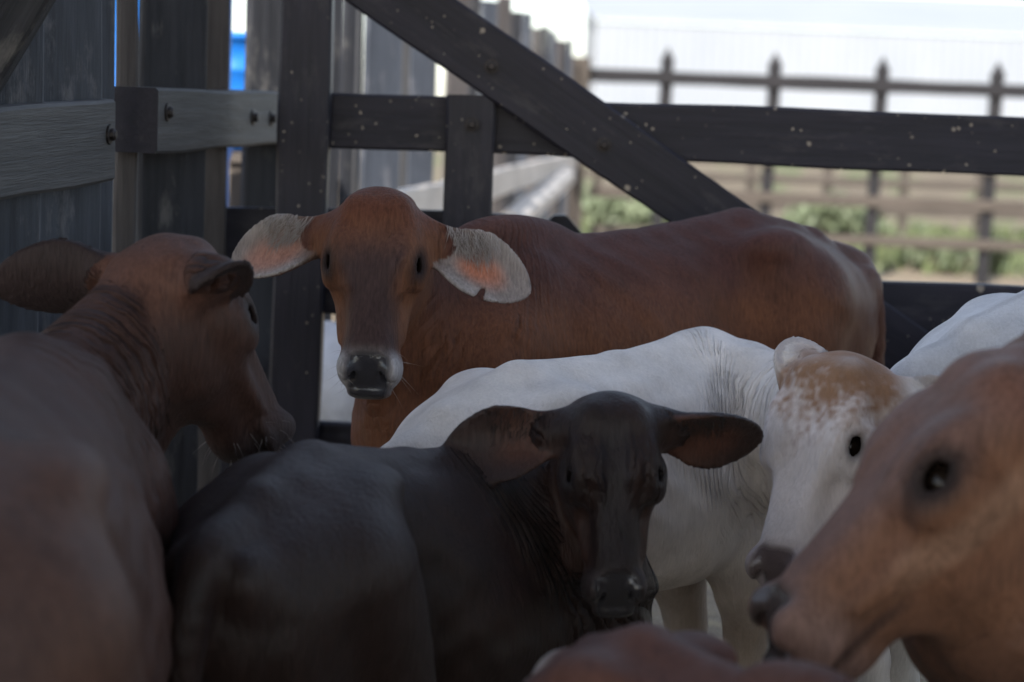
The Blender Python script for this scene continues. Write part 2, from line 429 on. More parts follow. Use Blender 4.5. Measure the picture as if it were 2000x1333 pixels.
def strands(name, roots, dirs, lens, mat, parent, r=.0006, droop=.2, curl=.15):
    V = []; F = []
    for p, d, L in zip(roots, dirs, lens):
        p = np.asarray(p, float); d = nrm(d); a = nrm(np.cross(d, (.3, .5, .81))); b_ = np.cross(d, a); side = rng.normal(0, curl, 3); base = len(V)
        for i in range(5):
            s = i / 4; c = p + d * L * s + (np.array((0, 0, -droop)) + side) * L * s * s; rr = r * (1.05 - s)
            for k in range(3):
                th = k * 2.094; V.append(c + a * rr * math.cos(th) + b_ * rr * math.sin(th))
        for i in range(4):
            for k in range(3): F.append((base + i * 3 + k, base + i * 3 + (k + 1) % 3, base + i * 3 + 3 + (k + 1) % 3, base + i * 3 + 3 + k))
    return mesh_obj(name, V, F, mat, parent, smooth=True)

# ------------------------------------------------------------------ the calf
UP = np.array((0, 0, 1.0))
def calf(name, label, cat, hip, wit, k, head=None, kh=None, hx=None, hz=None, ears=None, coat=None, mat='coat', vox=.006, padc=(.028, .027, .033),
         legs=None, neck_t=(.30, .22), hump=.03, dewlap=1.0, fold=1.0, bend=None, flank=1.0, tail=True, thin=1.0, face=1.0, group=None, belly=1.0, neck_r=1.0, hip_w=1.0):
    hip = np.asarray(hip, float); wit = np.asarray(wit, float); kh = kh or k
    d = wit - hip
    if bend is None: SL = math.hypot(d[0], d[1]); fwd = np.array((d[0], d[1], 0)) / SL
    else: SL = .62 * k; fwd = nrm((bend[0], bend[1], 0))
    lat = np.cross(UP, fwd); slope = d[2] / SL
    sx = SL / .62; W = k * thin
    fl = Field()
    arc = None if bend is None else (.02 * sx, .48 * sx, bend[2])
    def B(s, l, z, frame=False):                                                               # body coordinates -> world
        S, Lq, f_, l_ = s * sx, l * k, fwd, lat; p_ = hip + f_ * min(S, arc[0] if arc else 1e9)
        if arc and S > arc[0]:
            rho = (arc[1] - arc[0]) / arc[2]; th = min((S - arc[0]) / rho, arc[2]); c_ = hip + fwd * arc[0] - lat * rho
            f_ = fwd * math.cos(th) - lat * math.sin(th); l_ = np.cross(UP, f_); p_ = c_ + l_ * rho + f_ * max(0, S - arc[1])
        return np.stack([f_, l_, UP]) if frame else p_ + l_ * Lq + UP * (z * k + slope * S)
    xs = np.array([-.33, -.24, -.10, .0, .12, .28, .45, .60, .74, .86]) * sx
    top = np.array([-.165, -.095, -.025, 0, -.010, -.016, -.014, 0, -.055, -.17]) * k
    bot = np.array([-.40, -.46, -.50, -.48, -.48 * belly, -.53 * belly, -.55 * belly, -.54, -.52, -.46]) * k
    wid = np.array([.085, .125, .155 * hip_w, .17 * hip_w, .175 * hip_w, .205, .205, .165, .14, .105]) * W
    pr, bloc = loft(hip, fwd, lat, UP, xs, top, bot, wid, expo=np.array([2, 2.2, 2.4, 2.5, 2.4, 2.3, 2.2, 2.1, 2.1, 2.0]), ra=.05 * k,
                    tap=np.array([0, .1, .1, .08, .12, .16, .2, .25, .2, .1]), slope=slope, lump=.0028 * k, arc=arc)
    fl.add(*pr, k=.01); body_f = pr[0]
    for sg in (1, -1):
        fl.add(*ell(B(.02, sg * .145 * hip_w * thin, -.055), np.array((.075, .042, .038)) * k, np.stack([fwd, lat, UP])), k=.07 * k)      # hook bones
        fl.add(*ell(B(-.325, sg * .06, -.185), np.array((.045, .03, .045)) * k, np.stack([fwd, lat, UP])), k=.05 * k)                       # pin bones
        fl.add(*ell(B(.60, sg * .085, -.12), np.array((.06, .03, .10)) * k, B(.6, 0, 0, True)), k=.07 * k)      # shoulder blade
    # ridge of the spine and the small hump
    fl.add(*cone_chain([B(-.34, 0, -.155), B(-.2, 0, -.075), B(0, 0, -.02), B(.3, 0, -.036), B(.6, 0, -.025)], np.array([.03, .03, .03, .026, .03]) * k), k=.05 * k)
    if hump: fl.add(*ell(B(.60, 0, -.0 + hump * .4), np.array((.13, .05, .045)) * k, B(.6, 0, 0, True)), k=.06 * k)
    # flank hollow in front of the hook bones
    for sg in (1, -1): fl.add(*ell(B(.135, sg * .215 * thin, -.15), np.array((.06, .06 * flank, .08)) * k, B(.135, 0, 0, True)), k=.06 * k, op='s')
    # legs
    gz = lambda p, z: np.array((p[0], p[1], z))
    LG = legs or {}
    hz_ = hip[2]; wz_ = wit[2]
    for sg, nm in ((1, 'hl'), (-1, 'hr')):
        ds = LG.get(nm, 0.0)
        hp = B(-.08, sg * .09 * thin, -.20); st = B(.02 + ds * .4, sg * .125 * thin, -.47)
        hk = gz(B(-.24 + ds, sg * .10, 0), hz_ * .40); fk = gz(B(-.19 + ds, sg * .10, 0), hz_ * .13); hf = gz(B(-.16 + ds, sg * .10, 0), .035)
        P_, R_ = smooth_chain([hp, st, st * .45 + hk * .55 + np.array((0, 0, .01)), hk, hk * .5 + fk * .5, fk, hf], np.array([.145, .10, .062, .044, .03, .034, .042]) * k)
        fl.add(*cone_chain(P_, R_), k=.07 * k)
        fl.add(*ell(B(-.22, sg * .075 * thin, -.30), np.array((.09, .07, .17)) * k, np.stack([fwd, lat, UP])), k=.08 * k)
    for sg, nm in ((1, 'fl'), (-1, 'fr')):
        ds = LG.get(nm, 0.0)
        sh = B(.66, sg * .095 * thin, -.20); sp = B(.78 + ds * .2, sg * .105 * thin, -.38); el = B(.66 + ds * .4, sg * .11 * thin, -.53)
        kn = gz(B(.69 + ds * .8, sg * .09, 0), wz_ * .31); fk = gz(B(.69 + ds, sg * .09, 0), wz_ * .105); hf = gz(B(.71 + ds, sg * .09, 0), .035)
        P_, R_ = smooth_chain([sh, sp, el, el * .4 + kn * .6, kn, kn * .5 + fk * .5, fk, hf], np.array([.09, .085, .078, .048, .041, .029, .033, .042]) * k)
        fl.add(*cone_chain(P_, R_), k=.06 * k)
    if tail:
        P_, R_ = smooth_chain([B(-.28, 0, -.12), B(-.37, 0, -.165), B(-.41, .005, -.30), B(-.405, .012, -.48), B(-.39, .0, -.68)], np.array([.035, .030, .026, .022, .028]) * k)
        fl.add(*cone_chain(P_, R_), k=.02 * k)
    # head and neck
    EYE = []; hloc = None; ear_info = []
    if head is not None:
        poll = np.asarray(head, float); hx = nrm(hx); hz = np.asarray(hz, float); hz = nrm(hz - hx * (hz @ hx)); hy = np.cross(hz, hx)    # hx poll->muzzle, hz out of the face, hy = its left
        H = lambda x, y, z: poll + (hx * x + hy * y * face + hz * z) * kh
        A3 = np.stack([hx, hy, hz])
        # neck
        n3 = H(.055, 0, -.105); n1 = B(.70, 0, -.19); Ln = np.linalg.norm(n3 - n1)
        m0 = (B(.75, 0, 0, True)[0] * .8 + UP * .45) * neck_t[0] * 3 * k; m1 = nrm(hz * .75 - hx * .25) * neck_t[1] * 3 * kh
        tt = np.linspace(0, 1, 11)[:, None]
        cur = (2 * tt**3 - 3 * tt**2 + 1) * n1 + (tt**3 - 2 * tt**2 + tt) * m0 + (-2 * tt**3 + 3 * tt**2) * n3 + (tt**3 - tt**2) * m1
        upN = nrm(-hx * .85 + UP * .35)
        pts = np.concatenate([[B(.46, 0, -.20)], [B(.58, 0, -.195)], cur]); t_ = np.concatenate([[0, 0], tt[:, 0]])
        ups = np.array([nrm(UP * (1 - a) + upN * a + 1e-4) for a in sstep(0, 1, t_)])
        li = lambda a: np.interp(np.concatenate([[-.35, -.15], tt[:, 0]]), [-.35, -.15, 0, .35, .7, 1.0], a)
        rl = li([.11, .125, .12, .092 * neck_r, .078 * neck_r, .07]) * k; ru = li([.15, .165, .155, .115 * neck_r, .095 * neck_r, .08]) * k; rd = li([.17, .20, .19, .15 * neck_r, .125 * neck_r, .105]) * k
        fl.add(*tube(pts, ups, rl, ru, rd), k=.07 * k)
        neck_pts = pts
        if dewlap:
            axs = np.gradient(pts, axis=0); dn = []
            for i in range(len(pts)):
                a_ = nrm(axs[i]); u_ = ups[i] - a_ * (ups[i] @ a_); dn.append(-nrm(u_))
            dn = np.array(dn); lowp = pts + dn * rd[:, None] * .9
            P_ = lowp[3:-1]; n_ = len(P_); prof = np.sin(np.linspace(.55, 2.75, n_))
            fl.add(*tube(P_, -dn[3:-1], np.full(n_, .022) * k, np.full(n_, .05) * k, (.02 + .055 * dewlap * prof) * k), k=.05 * k)
        # head loft: x poll->muzzle
        hxs = np.array([-.005, .035, .085, .14, .195, .25, .305, .345, .375, .40, .422])
        htop = np.array([-.030, .0, .010, .008, .0, -.007, -.012, -.016, -.026, -.045, -.072])
        hbot = np.array([-.13, -.165, -.195, -.205, -.20, -.182, -.155, -.138, -.132, -.13, -.125])
        hw = np.array([.072, .090, .096, .095, .085, .070, .059, .059, .063, .062, .050])
        pr, hloc0 = loft(poll, hx, hy, hz, hxs * kh, htop * kh, hbot * kh, hw * kh * face, expo=np.array([2.2, 2.5, 2.8, 3.0, 3.1, 3.1, 3.0, 2.8, 2.7, 2.7, 2.6]),
                         ra=.022 * kh, tap=np.array([-.05, -.1, -.18, -.22, -.2, -.15, -.05, 0, .05, .1, .1]))
        head_f = pr[0]; fl.add(*pr, k=.05 * kh)
        hloc = lambda P: tuple(a / kh for a in hloc0(P))
        fl.add(*ell(H(.028, 0, -.032), np.array((.042, .055, .040)) * kh, A3), k=.05 * kh)                          # poll knob
        for sg in (1, -1):
            rot = np.stack([nrm(hx + hy * sg * -.25), nrm(hy * sg + hx * .25), hz])
            fl.add(*ell(H(.114, sg * .074, -.010), np.array((.048, .024, .024)) * kh, rot), k=.03 * kh)         # brow
            fl.add(*ell(H(.080, sg * .118, -.048), np.array((.036, .032, .030)) * kh, A3), k=.04 * kh, op='s')   # temple hollow
            fl.add(*ell(H(.240, sg * .086, -.036), np.array((.055, .022, .022)) * kh, A3), k=.04 * kh, op='s')   # hollow beside the nose
            fl.add(*ell(H(.030, sg * .046, -.010), np.array((.030, .026, .022)) * kh, A3), k=.035 * kh)          # poll corners
            fl.add(*ell(H(.165, sg * .086, -.072), np.array((.045, .014, .018)) * kh, rot), k=.03 * kh)        # under the eye
            fl.add(*ell(H(.155, sg * .062, -.135), np.array((.075, .032, .06)) * kh, A3), k=.04 * kh)           # cheek muscle
            fl.add(*ell(H(.245, sg * .068, -.075), np.array((.075, .011, .012)) * kh, A3), k=.03 * kh)          # facial crest
            fl.add(*ell(H(.385, sg * .048, -.05), np.array((.03, .022, .03)) * kh, A3), k=.02 * kh)             # nostril wing
            fl.add(*ell(H(.375, sg * .045, -.092), np.array((.035, .026, .028)) * kh, A3), k=.02 * kh)          # upper lip
        fl.add(*ell(H(.355, 0, -.138), np.array((.045, .040, .024)) * kh, A3), k=.025 * kh)                       # chin
        for sg in (1, -1):
            ey = H(.148, sg * .077, -.032); out = nrm(hy * sg + hz * 1.2 - hx * .03)
            ea = nrm(hx * .90 + hz * -.36 + hy * sg * -.1); ea = nrm(ea - out * (ea @ out)); eb = np.cross(out, ea)
            if eb @ hz < 0: eb = -eb                                                     # eb: towards the brow
            el_ = np.stack([ea, eb, out])
            E_ = lambda a, b_, c_: ey + (ea * a + eb * b_ + out * c_) * kh
            fl.add(*ell(E_(0, .002, -.004), np.array((.056, .050, .022)) * kh, el_), k=.04 * kh)
            P_, R_ = smooth_chain([E_(-.038, -.002, .008), E_(-.020, .016, .015), E_(.004, .020, .018), E_(.030, .008, .012), E_(.048, -.012, .002)], np.array([.003, .006, .006, .004, .003]) * kh)
            fl.add(*cone_chain(P_, R_), k=.014 * kh)
            P_, R_ = smooth_chain([E_(-.038, -.002, .008), E_(-.018, -.019, .011), E_(.006, -.023, .011), E_(.032, -.015, .007), E_(.048, -.012, .002)], np.array([.003, .004, .004, .004, .003]) * kh)
            fl.add(*cone_chain(P_, R_), k=.014 * kh)
            fl.add(*ell(E_(.003, .001, .016), np.array((.0285, .0170, .018)) * kh, el_), k=.006 * kh, op='s')
            EYE.append((E_(.003, .001, -.006), .0275 * kh, out, el_))
            nr = np.stack([nrm(hx * .6 - hz * .5 + hy * sg * .2), nrm(hy * sg * .9 + hz * .35), nrm(np.cross(nrm(hx * .6 - hz * .5), hy * sg))])
            fl.add(*ell(H(.402, sg * .040, -.056), np.array((.020, .010, .015)) * kh, nr), k=.010 * kh, op='s')
            mp = [H(.295, sg * .068, -.112), H(.33, sg * .066, -.115), H(.37, sg * .06, -.113), H(.405, sg * .045, -.112), H(.43, 0, -.110)]
            P_, R_ = smooth_chain(mp, np.array([.003, .005, .005, .0045, .004]) * kh, 3)
            fl.add(*cone_chain(P_, R_), k=.010 * kh, op='s')
        # ears
        for sg, E in zip((1, -1), ears if ears else ({}, {})):
            if E is None: continue
            g = lambda key, df: E.get(key, df)
            eu = nrm(E['dir']) if 'dir' in E else nrm(hy * sg * 1.0 + hx * .22 + hz * -.15)
            en = np.asarray(E['open'], float) if 'open' in E else hz * .75 + hx * .5
            en = nrm(en - eu * (en @ eu)); ev = np.cross(en, eu); ev = ev if ev @ UP > 0 else -ev
            base = H(g('low', .045), sg * .083, -.065) + eu * -.01 * kh; EL = g('len', .22) * kh; EW = g('wid', .062) * kh; cup = g('cup', .55); dr = g('droop', .25)
            th = .0042
            def earf(P, base=base.astype(np.float32), eu=eu.astype(np.float32), ev=ev.astype(np.float32), en=en.astype(np.float32), EL=EL, EW=EW, cup=cup, dr=dr, th=th, full=False, twist=g('twist', 0.0)):
                q = P - base; u = q @ eu; v = q @ ev; n = q @ en
                un = np.clip(u / EL, 0, 1); n = n + dr * EL * un**2 * .5
                if twist:
                    an = twist * un; ca, sa = np.cos(an), np.sin(an); v, n = v * ca - n * sa, v * sa + n * ca
                hwid = EW * np.where(un < .55, .34 + .66 * sstep(0, .58, un), np.clip(1 - ((un - .55) / .45) ** 2, 0, 1) ** .62)
                vn = v / EW; cu = cup * (1 - .55 * un); n0 = n - cu * EW * (vn * vn) + .012 * (1 - un)
                rim = np.maximum(np.abs(v) - hwid, np.maximum(-u, u - EL))
                tt_ = th * (1 + 1.6 * (1 - un) ** 2)
                dt = np.abs(n0) / np.sqrt(1 + (2 * cu * vn) ** 2) - tt_
                dd = np.where((rim > 0) & (dt > -tt_), np.sqrt(np.maximum(rim, 0) ** 2 + np.maximum(dt + tt_ * .3, 0) ** 2) - tt_ * .3, np.maximum(dt, rim))
                return (dd * .9, u / EL, v / EW, n0) if full else dd * .9
            fl.add(earf, base + eu * EL * .5, EL * .75, k=.018 * kh)
            P_, R_ = smooth_chain([H(g('low', .05), sg * .06, -.07), base + eu * .03 * kh - en * .006, base + eu * .075 * kh - en * .010], np.array([.045, .032, .014]) * kh)
            fl.add(*cone_chain(P_, R_), k=.035 * kh)
            for nt_ in g('notch', []):
                c_ = base + eu * EL * nt_[0] + ev * EW * nt_[1] - en * dr * EL * nt_[0] ** 2 * .5
                fl.add(*ell(c_, (nt_[2], nt_[3], .05), np.stack([eu, ev, en])), k=.006, op='s')
            ear_info.append((sg, earf, base, eu, ev, en, EL, EW))
    # mesh it
    ends = [B(s, l, z) for s in (-.45, .95) for l in (-.26, .26) for z in (.12, -.6)] + [np.array((*B(s, l, 0)[:2], 0)) for s in (-.5, 1.0) for l in (-.2, .2)]
    if head is not None: ends += [H(x, y, z) for x in (-.1, .5) for y in (-.15, .15) for z in (-.25, .1)] + [e[2] + e[3] * e[6] * 1.05 + e[4] * s1 * e[7] + e[5] * s2 * .08 for e in ear_info for s1 in (-1.2, 1.2) for s2 in (-1, 1)] + list(neck_pts + np.array((0, 0, -.3)))
    ends = np.array(ends); lo = ends.min(0) - .04; hi = ends.max(0) + .04; lo[2] = -.02
    V, F, Nn = surface_nets(fl, lo, hi, vox)
    P = V.astype(np.float32)
    # pigment and skin attributes
    s, l, z = bloc(P); I = dict(P=V, N=Nn, s=s / sx, l=l / k, z=z / k, zz=V[:, 2], hw=np.zeros(len(V)), neck=np.zeros(len(V)))
    fu = np.zeros(len(V)); fm = np.zeros(len(V)); wet = np.zeros(len(V))
    if head is not None:
        I['hd'] = hloc(P); I['hw'] = sstep(.055, .02, head_f(P))
        near = sstep(.10, .02, np.linalg.norm(V - H(.2, 0, -.09), axis=1) - .2 * kh); I['hw'] = np.maximum(I['hw'], sstep(.055, .04, head_f(P)) * sstep(.24, .30, I['hd'][0])) * near
        dp = np.linalg.norm(V[:, None, :] - neck_pts[None], axis=2); i0 = dp.argmin(1)
        seg = np.cumsum(np.concatenate([[0], np.linalg.norm(np.diff(neck_pts, axis=0), axis=1)])); tg = np.gradient(neck_pts, axis=0); tg /= np.linalg.norm(tg, axis=1, keepdims=True)
        wgt = np.exp(-(dp - dp.min(1)[:, None]) / .02); wgt /= wgt.sum(1)[:, None]
        along = seg[None] + np.einsum('vij,ij->vi', V[:, None, :] - neck_pts[None], tg)
        fu = (along * wgt).sum(1); tn = (np.arange(len(neck_pts))[None] * wgt).sum(1) / (len(neck_pts) - 1)
        bfar = sstep(.34, .22, dp.min(1) / k)
        fm = fold * bfar * sstep(.0, .25, tn) * np.clip(1 - I['hw'] * 1.6, 0, 1)
        I['neck'] = bfar * sstep(.1, .35, tn) * (1 - I['hw'])
        ein = np.zeros(len(V)); eout = np.zeros(len(V)); eu_ = np.zeros(len(V)); ev_ = np.zeros(len(V)); esg = np.zeros(len(V))
        for sg, earf, base, eu, ev, en, EL, EW in ear_info:
            dd, u, v, n0 = earf(P, full=True); m_ = (dd < .004) & (u > .12) ; a_ = sstep(.1, .28, u) * m_
            inn = (Nn @ en) > -.05
            inn = inn & (n0 > -.001)
            ein = np.where(inn, np.maximum(ein, a_), ein); eout = np.where(inn, eout, np.maximum(eout, a_))
            eu_ = np.where(m_, u, eu_); ev_ = np.where(m_, v, ev_); esg = np.where(m_, sg, esg)
        fx, fy, fz = I['hd']; wr = sstep(.7, .95, I['hw']) * sstep(.05, .10, fx) * sstep(.30, .18, fx) * sstep(.015, .03, np.abs(fy)) * sstep(-.07, -.04, fz)
        fu = np.where(I['hw'] > .66, np.abs(fy) * kh * .8 + fx * kh * .12, fu); fm = np.maximum(fm, wr * .38)
        fm = fm * (1 - np.maximum(ein, eout)); I.update(ein=ein, eout=eout, eu=eu_, ev=ev_, esg=esg)
        ed = np.min([np.sqrt((((V - e[0]) @ e[3].T * np.array((.72, 1.0, .8))) ** 2).sum(1)) for e in EYE], axis=0) / kh; I['eyed'] = ed
        x, y, zz = I['hd']
        pn = (vnoise(V, 60, 21) - .5) * .012; I['pad'] = sstep(.352, .366, x + pn - 14 * np.maximum(0, np.abs(y) - .018) ** 2) * sstep(.054, .042, np.abs(y) + pn - .25 * np.maximum(0, -.05 - zz) * -.6) * sstep(-.108, -.098, zz) * (I['hw'] > .05)
        I['ring'] = sstep(.315, .352, x) * sstep(-.22, -.12, zz) * (I['hw'] > .05)
        wet = I['pad']
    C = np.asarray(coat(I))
    if head is not None:
        pd = I['pad'][:, None]; C = C * (1 - pd) + np.array(padc) * pd
    C = np.clip(C, .003, .9)
    hoof = (V[:, 2] < .05)[:, None]; C = np.where(hoof, np.array((.03, .027, .025)), C)
    root = empty(name, (float(hip[0] + fwd[0] * SL * .5), float(hip[1] + fwd[1] * SL * .5), 0.0), label, cat, group)
    me = bpy.data.meshes.new('body'); me.vertices.add(len(V)); me.vertices.foreach_set('co', V.astype(np.float32).ravel())
    me.loops.add(F.size); me.loops.foreach_set('vertex_index', F.ravel().astype(np.int32)); me.polygons.add(len(F))
    me.polygons.foreach_set('loop_start', np.arange(0, F.size, 4, dtype=np.int32)); me.update(calc_edges=True); me.validate()
    me.shade_smooth(); me.materials.append(M[mat])
    ca = me.color_attributes.new('coat', 'FLOAT_COLOR', 'POINT'); ca.data.foreach_set('color', np.concatenate([C, np.ones((len(C), 1))], 1).astype(np.float32).ravel())
    for nm, arr in (('wet', wet), ('fold_u', fu), ('fold_m', fm)):
        a = me.attributes.new(nm, 'FLOAT', 'POINT'); a.data.foreach_set('value', arr.astype(np.float32))
    o = bpy.data.objects.new('body', me); COL.objects.link(o); o.parent = root; o.matrix_parent_inverse = Matrix.Translation(-root.location)
    eo = []
    for e in EYE:
        Vs = []; Fs = []; n1_, n2_ = 16, 10; c, r, out, el_ = e
        for i in range(n2_ + 1):
            a = math.pi * i / n2_
            for j in range(n1_):
                b_ = 2 * math.pi * j / n1_; q = np.array((math.sin(a) * math.cos(b_), math.sin(a) * math.sin(b_), math.cos(a))) * r
                Vs.append(c + el_[0] * q[0] + el_[1] * q[1] + el_[2] * q[2])
        for i in range(n2_):
            for j in range(n1_): Fs.append((i * n1_ + j, i * n1_ + (j + 1) % n1_, (i + 1) * n1_ + (j + 1) % n1_, (i + 1) * n1_ + j))
        eo.append(mesh_obj('eye', Vs, Fs, M['eye'], root, smooth=True))
    print(name, len(V), 'verts')
    return dict(root=root, V=V, N=Nn, I=I, H=H if head is not None else None, eyes=EYE, ears=ear_info, eye_obs=eo, hx=hx, hz=hz, kh=kh)

def mix(c, m_, col):
    m_ = np.asarray(m_)[:, None]; return c * (1 - m_) + np.asarray(col) * m_
def base_coat(I, col): return np.tile(np.array(col, float), (len(I['P']), 1))

# ================================================================== GROUND
def ground():
    m, t, b = new_mat('earth_ground')
    pos = t.nodes.new('ShaderNodeNewGeometry').outputs['Position']
    n1 = noise(t, pos, 1.3, 6, .6); n2 = noise(t, pos, 14, 6, .65); n3 = noise(t, mapping(t, pos, (90, 30, 60)), 1.0, 4)
    c = ramp(t, n1, [(.3, (.19, .145, .10)), (.7, (.32, .25, .17))])
    c = mixc(t, ramp(t, n2, [(.5, (0, 0, 0)), (.62, (1, 1, 1))]), c, (.40, .31, .19))
    c = mixc(t, ramp(t, n3, [(.58, (0, 0, 0)), (.66, (.8, .8, .8))]), c, (.45, .38, .27))
    t.links.new(c, b.inputs['Base Color']); b.inputs['Roughness'].default_value = .95
    bump(t, b, mth(t, 'ADD', n2, n3), .02)
    V = []; F = []
    ys = [-30, -6, -2, 0, 1, 2, 3, 4, 5, 6, 8, 10, 13, 16, 20, 26, 36, 60, 120, 400, 1500]; xs = [-1500, -300, -80, -30, -12, -6, -4, -3, -2, -1, 0, 1, 2, 3, 4, 6, 12, 30, 80, 300, 1500]
    for y in ys:
        for x in xs: V.append((x, y, 0.0))
    n = len(xs)
    for i in range(len(ys) - 1):
        for j in range(n - 1): F.append((i * n + j, i * n + j + 1, (i + 1) * n + j + 1, (i + 1) * n + j))
    tag(mesh_obj('ground', V, F, m), kind='structure')
ground()

# ================================================================== ADDED ROOF, out of view, blocks sun and sky over the near pen
def shade_roof():
    g = empty('roof', (0, 1, 3.9)); tag(g, kind='structure')
    x0, x1, y0, y1, z = -5.0, 5.6, -8.0, 2.6, 3.9
    V = []; F = []; n = 140
    for i in range(n + 1):
        x = x0 + (x1 - x0) * i / n; zz = z + .02 * math.cos(i * math.pi / 2)
        V += [(x, y0, zz + .25), (x, y1, zz), (x, y0, zz + .256), (x, y1, zz + .006)]
    for i in range(n):
        a = 4 * i; F += [(a, a + 1, a + 5, a + 4), (a + 2, a + 6, a + 7, a + 3)]
    mesh_obj('shade_sheet', V, F, simple('shade_sheet_metal', (.32, .33, .35), .5, .2), g)
    for yy in (-7.8, -4.4, -1, 2.3): plank('shade_beam', (x0, yy, z - .12 + .25 * (y1 - yy) / (y1 - y0)), (x1, yy, z - .12 + .25 * (y1 - yy) / (y1 - y0)), .16, .08, (0, 0, 1), M['board_dark'], g)
    for xx in (-4.8, 5.4):
        for yy in (-7.8, -2.8, 2.3): plank('shade_post', (xx, yy, 0), (xx, yy, z - .2), .16, .16, (1, 0, 0), M['board_dark'], g)
shade_roof()

# ================================================================== THE GATE
GY = 4.90
def gate():
    g = empty('corral_gate', (0.4, GY, 0), 'dark painted timber gate with wide rails and a diagonal brace behind the calves', 'gate')
    def rail(ytop, ybot, x0=640, x1=2120, dy=0.0, name='rail', tk=.04):
        a = at(x0, ytop, GY + dy); b_ = at(x0, ybot, GY + dy); e = at(x1, ytop, GY + dy)
        z0, z1 = a[2], b_[2]; zc = (z0 + z1) / 2
        return plank(name, (a[0], GY + dy, zc), (e[0], GY + dy, zc), z0 - z1, tk, (0, 0, 1), M['gate'], g)
    r0 = rail(-168, -52, 600, 2150)
    r1 = rail(178, 290, 632, 2150)
    rail(508, 612, 610, 2150)
    rail(823, 935, 590, 2150)
    # stile on the hinge side
    a = at(603, -60, GY - .045); b_ = at(557, 1290, GY - .045)
    st = plank('stile', (b_[0] - .0, GY - .045, .04), (a[0] + .004, GY - .045, 1.75), .122, .075, (1, 0, 0), M['gate'], g)
    plank('stile', (1.55, GY - .045, .04), (1.55, GY - .045, 1.75), .12, .045, (1, 0, 0), M['gate'], g)
    # middle upright board
    a = at(920, 186, GY - .041); b_ = at(920, 660, GY - .041)
    upr = plank('upright', (b_[0], GY - .041, .07), (a[0], GY - .041, a[2]), .118, .036, (1, 0, 0), M['gate'], g)
    # diagonal brace
    a = at(597, -130, GY - .045); b_ = at(1787, 700, GY - .045)
    br = plank('brace', a, b_, .150, .042, (0, 0, 1), M['gate'], g)
    for px, py, o_ in ((592, 222, st), (922, 243, upr), (600, 300, st), (1180, 283, br), (960, 130, br)):
        bolt(o_, at(px, py, GY - .068), (0, -1, 0), .012)
    return g
gate()

def notched_board():
    # board with a zigzag top edge standing just beyond the gate
    Yb = GY + .13
    prof = [(395, 405), (872, 412), (968, 418), (1000, 421), (1036, 449), (1052, 449), (1082, 421), (1106, 421), (1142, 462), (1190, 500)]
    V = []; n = len(prof)
    for dy in (0, .045):
        for px, py in prof: p = at(px, py, Yb); V.append((p[0], Yb + dy, p[2]))
        for px, py in prof: p = at(px, py, Yb); V.append((p[0], Yb + dy, at(700, 540, Yb)[2]))
    F = []
    for i in range(n - 1):
        F.append((n + i, n + i + 1, i + 1, i)); F.append((2 * n + i, 2 * n + i + 1, 3 * n + i + 1, 3 * n + i)); F.append((i, i + 1, 2 * n + i + 1, 2 * n + i)); F.append((n + i, 3 * n + i, 3 * n + i + 1, n + i + 1))
    F.append((0, 2 * n, 3 * n, n)); F.append((n - 1, 2 * n - 1, 4 * n - 1, 3 * n - 1))
    g = empty('notched_board', (0, Yb, 0), 'dark board with two pointed notches along its top edge behind the brown calf', 'board')
    o = mesh_obj('board', V, F, M['gate'], g)
    for px in (430, 1085):
        p = at(px, 470, Yb + .07); plank('stake', (p[0], Yb + .075, 0), (p[0], Yb + .075, p[2]), .08, .05, (1, 0, 0), M['gate'], g)
notched_board()

